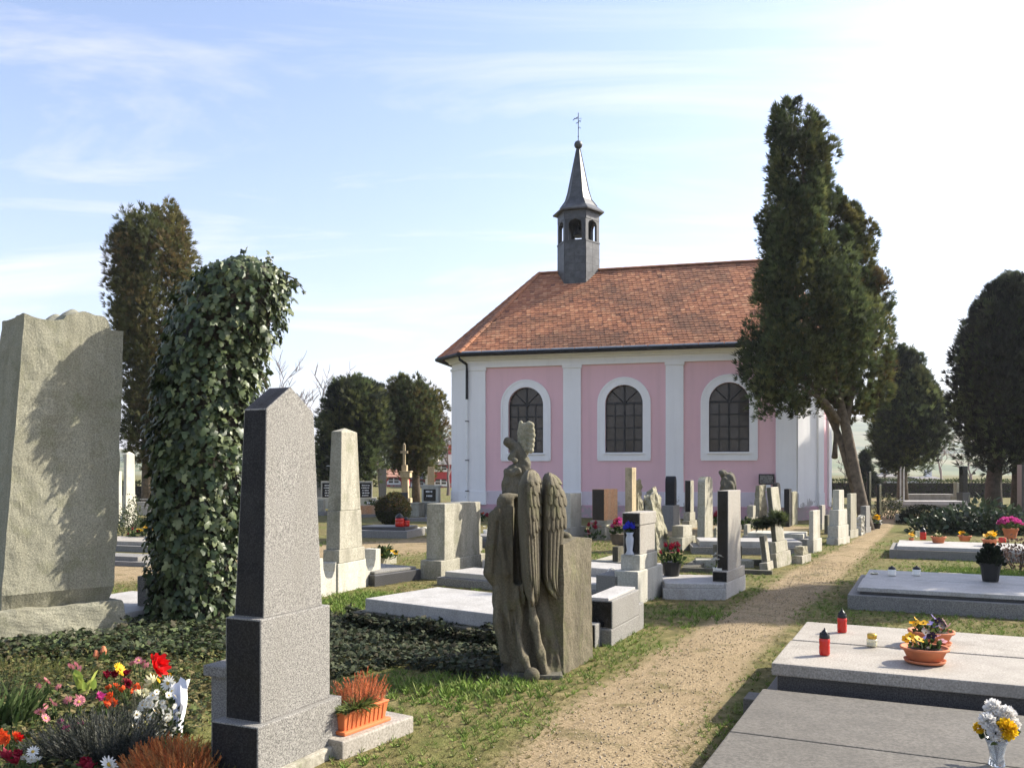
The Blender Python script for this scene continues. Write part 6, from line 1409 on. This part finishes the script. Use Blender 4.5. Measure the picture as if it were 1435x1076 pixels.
# vase with blue flowers on the plinth step of the headed stele
Cv, av, wv = stL; p = Cv + Vector((-math.cos(av), math.sin(av), 0))*.22 + Vector((math.sin(av), math.cos(av), 0))*.09
p = Vector((Xat(882.5, 10.75), 10.75, 0)); zs_ = Zat(777, 10.75); zs_ = .34 if zs_ < .34 else zs_
MB_ped = None
o = thing('flower_vase', 'grey-blue vase with deep blue artificial flowers beside the black headed stele', 'vase', (p.x, p.y, zs_), 0)
MB().lathe([(.05,0),(.055,.01),(.035,.05),(.048,.15),(.05,.2),(.036,.24),(.05,.275),(.04,.27),(.001,.2)], 16, close=False).build('vase', 'vase_blue', o, smooth=True)
for k in range(13): a = k*2.4; q = (k/13)**.5; flower(o, 'blue', (.075*q*math.cos(a), .06*q*math.sin(a), .31+.05*(1-q)), .035)
tuft(o, 'leaves', 20, .06, .06, .06, .04, GL_, .26)
# wicker basket
o = thing('flower_basket', 'small wicker basket with hoop handle on the slab beside the black headed stele', 'basket', onT(857.5, 823, .12), .3)
MB().lathe([(.06,0),(.075,.01),(.085,.09),(.09,.1),(.08,.1),(.001,.08)], 16, close=False).build('basket', 'twig', o); MB().tube([(.085*math.cos(a), 0, .09+.16*math.sin(a)) for a in np.linspace(0, math.pi, 13)], .007, 6).build('handle', 'ivory', o)
for k in range(6): flower(o, 'yellow', (random.uniform(-.05,.05), random.uniform(-.05,.05), .11), .03)
posy('evergreen and red flower pot on the thick white slab', onT(941,806,.2), ['crimson','pink'], 12, .17, .34, .04, 'black_plastic', leaves=150)
posy('white flower vase at the foot of the tall black stele', onT(1007,813,.2), ['white'], 10, .09, .3, .04, 'ivory', leaves=20)
posy('dark dried flowers on the long white slab', onT(1007,735,.25), ['crimson'], 7, .2, .4, .06, leaves=90)
posy('green and white flowers at the foot of the small stepped stone', G(1046,742), ['cream'], 5, .25, .5, .06, leaves=110)
# wreath on the leaning stele
p = Vector((Xat(1078,14.4), 14.4, Zat(731,14.4))); o = thing('wreath', 'dark evergreen wreath hung round the leaning stele', 'wreath', p, -R(20)); N = 700
th = RNG.uniform(0, 2*np.pi, N); ro = RNG.uniform(.0,.07,N); ph = RNG.uniform(0,2*np.pi,N); Rw, Rd = .20, .12
pos = np.stack([(Rw+ro*np.cos(ph))*np.cos(th), (Rd+.3*ro*np.cos(ph)+.25)*np.sin(th)+.12, ro*np.sin(ph)+.03*np.cos(th)], 1); d = np.stack([np.cos(th+1), np.sin(th+1), RNG.normal(size=N)*.6], 1)
link('greenery', scatter_mesh('greenery', SPRAY_V, SPRAY_F, basis_from(d+RNG.normal(size=(N,3))*.5, size=.09*RNG.uniform(.6,1.3,N)), pos, pick([(.03,.04,.018),(.05,.065,.025),(.02,.025,.015)], N), 'foliage'), o)
tuft(o, 'fir_sprig', 60, .14, .1, .14, .12, [(.06,.08,.03),(.09,.11,.04)], 0, SPRAY_V, SPRAY_F, loc=(.16,-.05,.02))
# ================================================================== terracotta planter box with heather
p = led.location; o = thing('planter_box', 'terracotta planter box with orange heather behind the granite obelisk', 'planter', led.matrix_basis @ Vector((-.125, .27, .10)), led.rotation_euler.z, None)
mb = MB(); mb.box(-.10,.10,-.27,.27,0,.03).build('tray', 'terracotta_plastic', o, .01)
mb = MB(); mb.box(-.062,.062,-.235,.235,.018,.155,-.02,-.02); 
bx = mb.build('box', 'terracotta_plastic', o, .008); MB().box(-.088,.088,-.262,.262,.155,.172).build('rim', 'terracotta_plastic', o, .006)
rb = MB().box(0,.008,-.006,.006,.03,.15,ox=.018).mesh('rib', 'terracotta_plastic')
for k in range(9): q = link('rib', rb, bx); q.location = (.062, -.2+.05*k, 0)
def sprigs(parent, name, N, rx, ry, z0, h, cols, size=.1, lean=.35, loc=(0,0), needles=26):
    """upright feathery sprigs, each a thin stem of tiny needles"""
    tvs, tfs = [], []; rg = np.random.default_rng(N)
    for k in range(needles):
        t = (k+.5)/needles; a = rg.uniform(0, 6.28); i = len(tvs); ln_ = .14*(1.05-t*.8); c_, s_ = math.cos(a), math.sin(a); dz = .10
        tvs += [(0,t,0),(ln_*c_*.5-.012*s_,t+dz*.5,ln_*s_*.5+.012*c_),(ln_*c_,t+dz,ln_*s_),(ln_*c_*.5+.012*s_,t+dz*.5,ln_*s_*.5-.012*c_)]; tfs.append((i,i+1,i+2,i+3))
    x = RNG.uniform(-1,1,(N,2)); d = np.column_stack([x*lean+RNG.normal(size=(N,2))*.12, np.ones(N)]); pos = np.column_stack([x[:,0]*rx+loc[0], x[:,1]*ry+loc[1], np.full(N, z0)])
    s = h*RNG.uniform(.6,1.1,N)*(1.05-.35*np.abs(x).max(1))
    return link(name, scatter_mesh(name, tvs, tfs, basis_from(d, size=s), pos, pick(cols, N, None, .25), 'foliage'), parent)
ORG = [(.52,.15,.06),(.38,.12,.055),(.60,.21,.09),(.28,.11,.05)]
sprigs(o, 'heather', 120, .07, .18, .16, .27, ORG, loc=(-.02,.05), needles=46); sprigs(o, 'dark_greenery', 50, .07, .2, .15, .17, [(.035,.045,.02),(.06,.06,.035)], lean=.8)
N = 420; q = RNG.uniform(-1,1,(N,2)); o.scale = (.74,.74,.74); d = np.column_stack([q[:,0]*.9+.25, q[:,1]*.9-.5, RNG.uniform(-.5,.9,N)])
link('trailing_green', scatter_mesh('trailing_green', BLADE_V, [(0,1,2,3,4)], basis_from(d, size=RNG.uniform(.06,.13,N)), np.column_stack([q[:,0]*.06+.03, q[:,1]*.14-.10, np.full(N,.18)]), pick([(.09,.12,.03),(.14,.17,.05),(.06,.08,.03)], N), 'foliage'), o)
# ================================================================== LEFT FLOWER BED
o = thing('heather_bush', 'orange heather bush at the bottom edge left of the granite obelisk', 'heather', G(246,1092), 0, None)
sprigs(o, 'flowers', 620, .20, .18, .02, .19, [(.62,.20,.06),(.45,.14,.05),(.70,.30,.10),(.40,.2,.08)], lean=.5, needles=44); sprigs(o, 'green_shoots', 90, .10, .14, .02, .16, [(.16,.16,.05),(.10,.11,.035)], lean=.5, loc=(.2,.0))
o = thing('grey_bush', 'dark grey-green feathery bush in the left flower bed', 'bush', G(140,1062), 0, None)
sprigs(o, 'foliage', 700, .25, .16, .01, .25, [(.075,.08,.062),(.045,.05,.04),(.12,.12,.10),(.03,.035,.028)], lean=.75, needles=36)
o = thing('bulb_leaves', 'long upright green bulb leaves at the far left of the bed', 'plant', G(22,1015), 0, None); N = 70
d = np.column_stack([RNG.normal(size=N)*.45+.25, RNG.normal(size=N)*.3, np.ones(N)]); link('blades', scatter_mesh('blades', BLADE_V, [(0,1,2,3,4)], basis_from(d, size=RNG.uniform(.15,.34,N)), np.column_stack([RNG.uniform(-.12,.12,(N,2)), np.zeros(N)]), pick([(.06,.10,.03),(.10,.14,.05)], N), 'foliage'), o)
def single(label, u, v, kind, r, h=.12, group='cut flowers in the left bed', n=1, name='cut_flower', spread=0.0, tilt=None):
    p = G(u, v, h); o = thing(name, label, 'flower', (p.x, p.y, 0), 0, group); mb = MB()
    for k in range(n):
        dx, dy = (random.uniform(-1,1)*spread, random.uniform(-1,1)*spread*.7) if n > 1 else (0,0); dz = random.uniform(-.02,.03) if n > 1 else 0
        flower(o, kind, (dx, dy, h+dz), r*random.uniform(.85,1.1), tilt if tilt else (random.uniform(.8,1.25), random.uniform(-.3,.3)), 'head'); mb.tube([(dx*.5,dy*.5+.02,0),(dx,dy+.01,h+dz-.005)], .0045, 5)
    mb.build('stem', 'ivy_stem', o); tuft(o, 'leaves', 8, .05+spread, .05, .06, .05, GL_, .01)
    return o
plain('ivy_stem', (.07,.11,.03), .7)
single('large yellow gerbera in the left flower bed', 168, 938, 'yellow', .062, .17)
single('big scarlet flower in the left flower bed', 217, 936, 'red', .080, .18, n=2, spread=.03)
single('pair of dusky pink daisies behind the bulb leaves', 110, 936, 'pink', .036, .15, n=3, spread=.05)
single('cream lily-like flower left of the white daisies', 213, 957, 'cream', .058, .16)
single('large white daisy above the white paper', 241, 960, 'white', .062, .16, n=2, spread=.04)
single('dark crimson rosebud in the left flower bed', 176, 957, 'crimson', .030, .14, n=2, spread=.03)
single('small red flower left of the crimson rosebud', 151, 962, 'orange', .026, .12, n=2, spread=.05)
single('pink and white carnation above the grey bush', 138, 976, 'magenta', .034, .15)
single('reddish tinted bloom beside the pink carnation', 152, 983, 'orange', .035, .12, n=3, spread=.04)
single('dull pink daisies right of the bulb leaves', 54, 1003, 'pink', .034, .12, n=2, spread=.04)
single('small pink blossoms in the middle of the bed', 75, 985, 'pink', .022, .13, n=3, spread=.04)
single('orange-red flowers at the left edge of the picture', 6, 1033, 'orange', .040, .14, n=3, spread=.05)
single('crimson flower near the left edge of the picture', 24, 1034, 'red', .030, .13)
single('small pink flowers behind the scarlet bloom', 195, 930, 'pink', .030, .15, n=4, spread=.05)
single('dark red blossom at the bottom edge of the bed', 122, 1072, 'crimson', .035, .1, n=3, spread=.04)
single('white flower at the bottom edge of the bed', 158, 1074, 'white', .045, .11, n=2, spread=.03)
for u, v, kind, r, n, lab in ((100,985,'pink',.03,5,'cluster of dusty pink asters left of the lime leaves'),(160,948,'crimson',.028,4,'dark red blossoms below the yellow gerbera'),(40,1060,'white',.03,4,'white blossoms at the lower left corner'),(185,968,'orange',.026,4,'small vermilion buds near the rosebud'),
        (225,948,'yellow',.022,3,'small yellow blossoms beside the scarlet flower'),(70,958,'pink',.028,4,'faded pink blossoms near the monolith foot'),(205,975,'cream',.034,4,'cream blossoms above the dark stalky clump'),(15,1060,'crimson',.03,4,'deep red blossoms at the lower left edge'),(95,1020,'magenta',.022,4,'magenta specks before the grey bush')):
    single(lab, u, v, kind, r, .13, n=n, spread=.07)
o = thing('daisy_bunch', 'bunch of small white daisies wrapped in white paper', 'flowers', G(232,1040), 0, None)
for k in range(64):
    x_ = random.uniform(-.15,.09); z_ = random.uniform(.04,.33)*(1-.25*max(0,-x_)/.15); flower(o, 'white', (x_, -.06+random.uniform(-.04,.05)-.05*(.33-z_), z_), .023*random.uniform(.8,1.15), (random.uniform(.9,1.5), random.uniform(-.4,.4)))
tuft(o, 'leaves', 140, .14, .08, .26, .035, [(.03,.045,.02),(.02,.03,.015),(.05,.07,.03)], .02)
mb = MB(); rings = []
for z, r_ in ((.02,.05),(.12,.075),(.22,.10),(.33,.125)): rings.append([(.035+r_*.55*math.cos(a)+.012*math.sin(9*a+z*30), .07+r_*.7*math.sin(a), z+.025*math.sin(5*a)) for a in np.linspace(-.7, 2.4, 15)])
for ra, rb in zip(rings[:-1], rings[1:]):
    for k in range(14): mb.poly([ra[k], ra[k+1], rb[k+1], rb[k]])
mb.build('paper', 'white_cloth', o, smooth=True)
OLV = [(.14,.15,.045),(.09,.11,.03),(.19,.17,.06),(.06,.08,.025)]
for k, (u, v, rx, h, lab, cc) in enumerate(((30,950,.3,.16,'olive feathery cushion plant at the foot of the monolith',OLV),(95,958,.22,.15,'yellowish feathery cushion plant behind the bulb leaves',OLV),(185,985,.14,.16,'green feathery clump left of the white daisies',OLV),(60,1040,.2,.12,'low green clump near the left edge of the bed',OLV[1:]),(200,1010,.12,.2,'dark stalky clump beside the daisy bunch',[(.05,.055,.04),(.09,.09,.06)]),(285,945,.16,.10,'olive low clump beside the obelisk side post',OLV),(130,940,.2,.09,'short green clump between pink buds and gerbera',OLV[1:]),(5,985,.15,.2,'dark green clump at the left edge of the picture',[(.05,.07,.025),(.03,.04,.02)]))):
    q_ = thing('cushion_plant', lab, 'plant', G(u, v), 0, 'cushion plants in the left bed'); sprigs(q_, 'foliage', 170, rx, rx*.6, .01, h, cc, lean=.8)
o = thing('lime_leaf_plant', 'small plant with pale lime leaves in the left bed', 'plant', G(122,985), 0, None); tuft(o, 'leaves', 9, .08, .06, .12, .10, [(.40,.46,.10),(.30,.40,.08)], .05)
o = thing('pink_bud_plant', 'closed dusky pink bud pair near the monolith foot', 'plant', G(140,935), 0, None)
MB().lathe([(.006,.05),(.02,.07),(.028,.10),(.012,.14)], 8, (-.03,0,0)).lathe([(.006,.08),(.02,.10),(.028,.13),(.012,.17)], 8, (.02,.02,0)).build('buds', 'terracotta', o); tuft(o, 'leaves', 14, .08, .06, .08, .07, GL_, .01)
# ================================================================== GRASS AND LITTER
TB_V, TB_F = [], []
for k in range(6):
    a = k*1.05+.3; ln_ = (1,.8,.9,.65,.75,.55)[k]; i = len(TB_V); c_, s_ = math.cos(a), math.sin(a); le = (.35,.6,.25,.8,.5,.9)[k]
    TB_V += [(.04*-s_,.04*c_,0),(-.04*-s_,-.04*c_,0),(le*ln_*c_*.45+.02*s_,le*ln_*s_*.45-.02*c_,.6*ln_),(le*ln_*c_,le*ln_*s_,ln_*(1-.35*le))]; TB_F += [(i,i+1,i+2),(i,i+2,i+3)]
N = 130000
q = np.column_stack([RNG.uniform(-7, 12, N), 3.2+RNG.uniform(0, 1, N)**1.7*17]); x, y = q.T
pq = path_q(x, y); keep = (RNG.random(N) < np.clip((pq-.45)*1.3, 0.01, 1)) & (path2_d(x, y) > 1.25+RNG.uniform(-.3,.4,N)); keep &= np.abs(x) < y*.64+.5
dens = fbm(x*1.1+3, y*1.1+9, 41); keep &= RNG.random(N) < np.clip((dens-.28)*3.2, .12, 1)
# the dug strip of bare ivy and the flower bed stay free of grass
for poly in (ground_poly([(450,950),(560,935),(690,950),(705,930),(640,890),(490,872),(455,866)]), ground_poly([(-150,1120),(-100,895),(325,895),(300,1000),(255,1075),(240,1140)])): keep &= ~in_poly(x, y, poly)
q, pq = q[keep], pq[keep]; x, y = q.T; n = len(q)
gp = np.clip(1.25-np.hypot((x+.40)/.75, (y-6.45)/.42), 0, 1)                  # the fresh green tuft before the angel
gp = np.maximum(gp, np.clip(1.3-np.hypot((x+2.0)/1.0, (y-10.6)/1.0), 0, 1)); gp = np.maximum(gp, np.clip(1.2-np.hypot((x-7.7)/1.9, (y-13.8)/.9), 0, 1))
gp = np.maximum(gp, np.clip(1.0-np.hypot((x-2.3)/1.0, (y-9.6)/.8), 0, 1)*.8)
green = np.clip(fbm(x*.7+20, y*.7, 51)*1.5-.40+gp*1.2 - .5*np.clip(1.5-pq, 0, 1), 0, 1)
dry = pick([(.30,.23,.11),(.24,.18,.085),(.38,.30,.16),(.18,.13,.065)], n, None, .2); gr = pick([(.13,.20,.035),(.17,.25,.05),(.09,.15,.03),(.21,.25,.075)], n, None, .2)
f_ = (RNG.random(n) < green)[:,None]; col = np.where(f_, gr, dry*.6+gr*.25)
h_ = np.where(f_[:,0], RNG.uniform(.025,.06,n)*(1+.9*gp), RNG.uniform(.012,.035,n))*np.clip(.5+pq*.45, .5, 1.15)
ang = RNG.uniform(0, 2*np.pi, n); B = np.zeros((n,3,3)); B[:,0,0] = np.cos(ang); B[:,0,1] = -np.sin(ang); B[:,1,0] = np.sin(ang); B[:,1,1] = np.cos(ang); B[:,2,2] = 1; wd = np.maximum(h_, .03)
B[:,:,:2] *= wd[:,None,None]; B[:,:,2] *= h_[:,None]
tag(link('grass', scatter_mesh('grass', TB_V, TB_F, B, np.column_stack([q, gz(x, y)-.004]), col, 'grass')), 'short patchy green and straw grass beside the path', 'grass', None, 'stuff')
# greener plot on the right
poly = [tuple(rd(r3+1.3+a_, d3+2.95+b_)[:2]) for a_, b_ in ((0,0),(3.4,0),(3.4,.9),(0,.9))]; n = 2600; q = sample(poly, n); x, y = q.T; ang = RNG.uniform(0, 2*np.pi, n); B = np.zeros((n,3,3)); h_ = RNG.uniform(.07,.15,n)
B[:,0,0] = np.cos(ang); B[:,0,1] = -np.sin(ang); B[:,1,0] = np.sin(ang); B[:,1,1] = np.cos(ang); B[:,2,2] = 1; B *= h_[:,None,None]
tag(link('grass_plot', scatter_mesh('grass_plot', TB_V, TB_F, B, np.column_stack([q, np.zeros(n)]), pick([(.14,.22,.035),(.18,.27,.05),(.10,.16,.03)], n), 'grass')), 'bright green grass on the unmarked grave at right', 'grass', None, 'stuff')
# fallen leaves and pebbles
N = 5200; q = np.column_stack([RNG.uniform(-4, 9, N), 3.6+RNG.uniform(0,1,N)**1.5*14]); x, y = q.T; keep = np.abs(x) < y*.62; q = q[keep]; n = len(q); x, y = q.T
up = RNG.normal(size=(n,3))*.35+[0,0,1]; d = RNG.normal(size=(n,3)); d[:,2] *= .15
tag(link('leaf_litter', scatter_mesh('leaf_litter', LEAF_V, LEAF_F, basis_from(d, up=up, size=RNG.uniform(.008,.028,n)), np.column_stack([q, gz(x,y)+.012+.012*(path_q(x,y)<1)]), pick([(.22,.14,.07),(.16,.10,.05),(.30,.22,.12),(.10,.07,.04)], n), 'grass')), 'dry fallen leaves and bits scattered over path and grass', 'leaf litter', None, 'stuff')
ico = bmesh.new(); bmesh.ops.create_icosphere(ico, subdivisions=1, radius=1); ico.verts.ensure_lookup_table(); ev = [tuple(v.co*(1+.2*math.sin(7*v.co.x+3*v.co.y))) for v in ico.verts]; ef = [tuple(v.index for v in f.verts) for f in ico.faces]; ico.free()
N = 3600; y = 3.6+RNG.uniform(0,1,N)**1.4*12; l, r = np.interp(y, PY, PL), np.interp(y, PY, PR); x = (l+r)/2+(r-l)*.5*RNG.normal(size=N)*.6
tag(link('pebbles', scatter_mesh('pebbles', ev, ef, basis_from(RNG.normal(size=(N,3)), size=RNG.uniform(.002,.007,N)), np.column_stack([x, y, gz(x,y)+.014]), pick([(.42,.35,.25),(.34,.27,.18),(.52,.44,.33),(.25,.2,.14)], N), 'grass')), 'small pale pebbles on the trodden path', 'pebbles', None, 'stuff')
# ================================================================== AIR
def haze_box(density):
    m = bpy.data.materials.new('haze'); m.use_nodes = True; nt = m.node_tree; nt.nodes.clear()
    v = nt.nodes.new('ShaderNodeVolumePrincipled'); v.inputs['Color'].default_value = (.86,.91,1,1); v.inputs['Density'].default_value = density; v.inputs['Anisotropy'].default_value = .3
    out = nt.nodes.new('ShaderNodeOutputMaterial'); nt.links.new(v.outputs[0], out.inputs['Volume']); MATS['haze'] = m
    tag(MB().box(-2600, 2600, -2600, 2600, -6, 130).build('haze', 'haze'), kind='stuff')
haze_box(.0003)
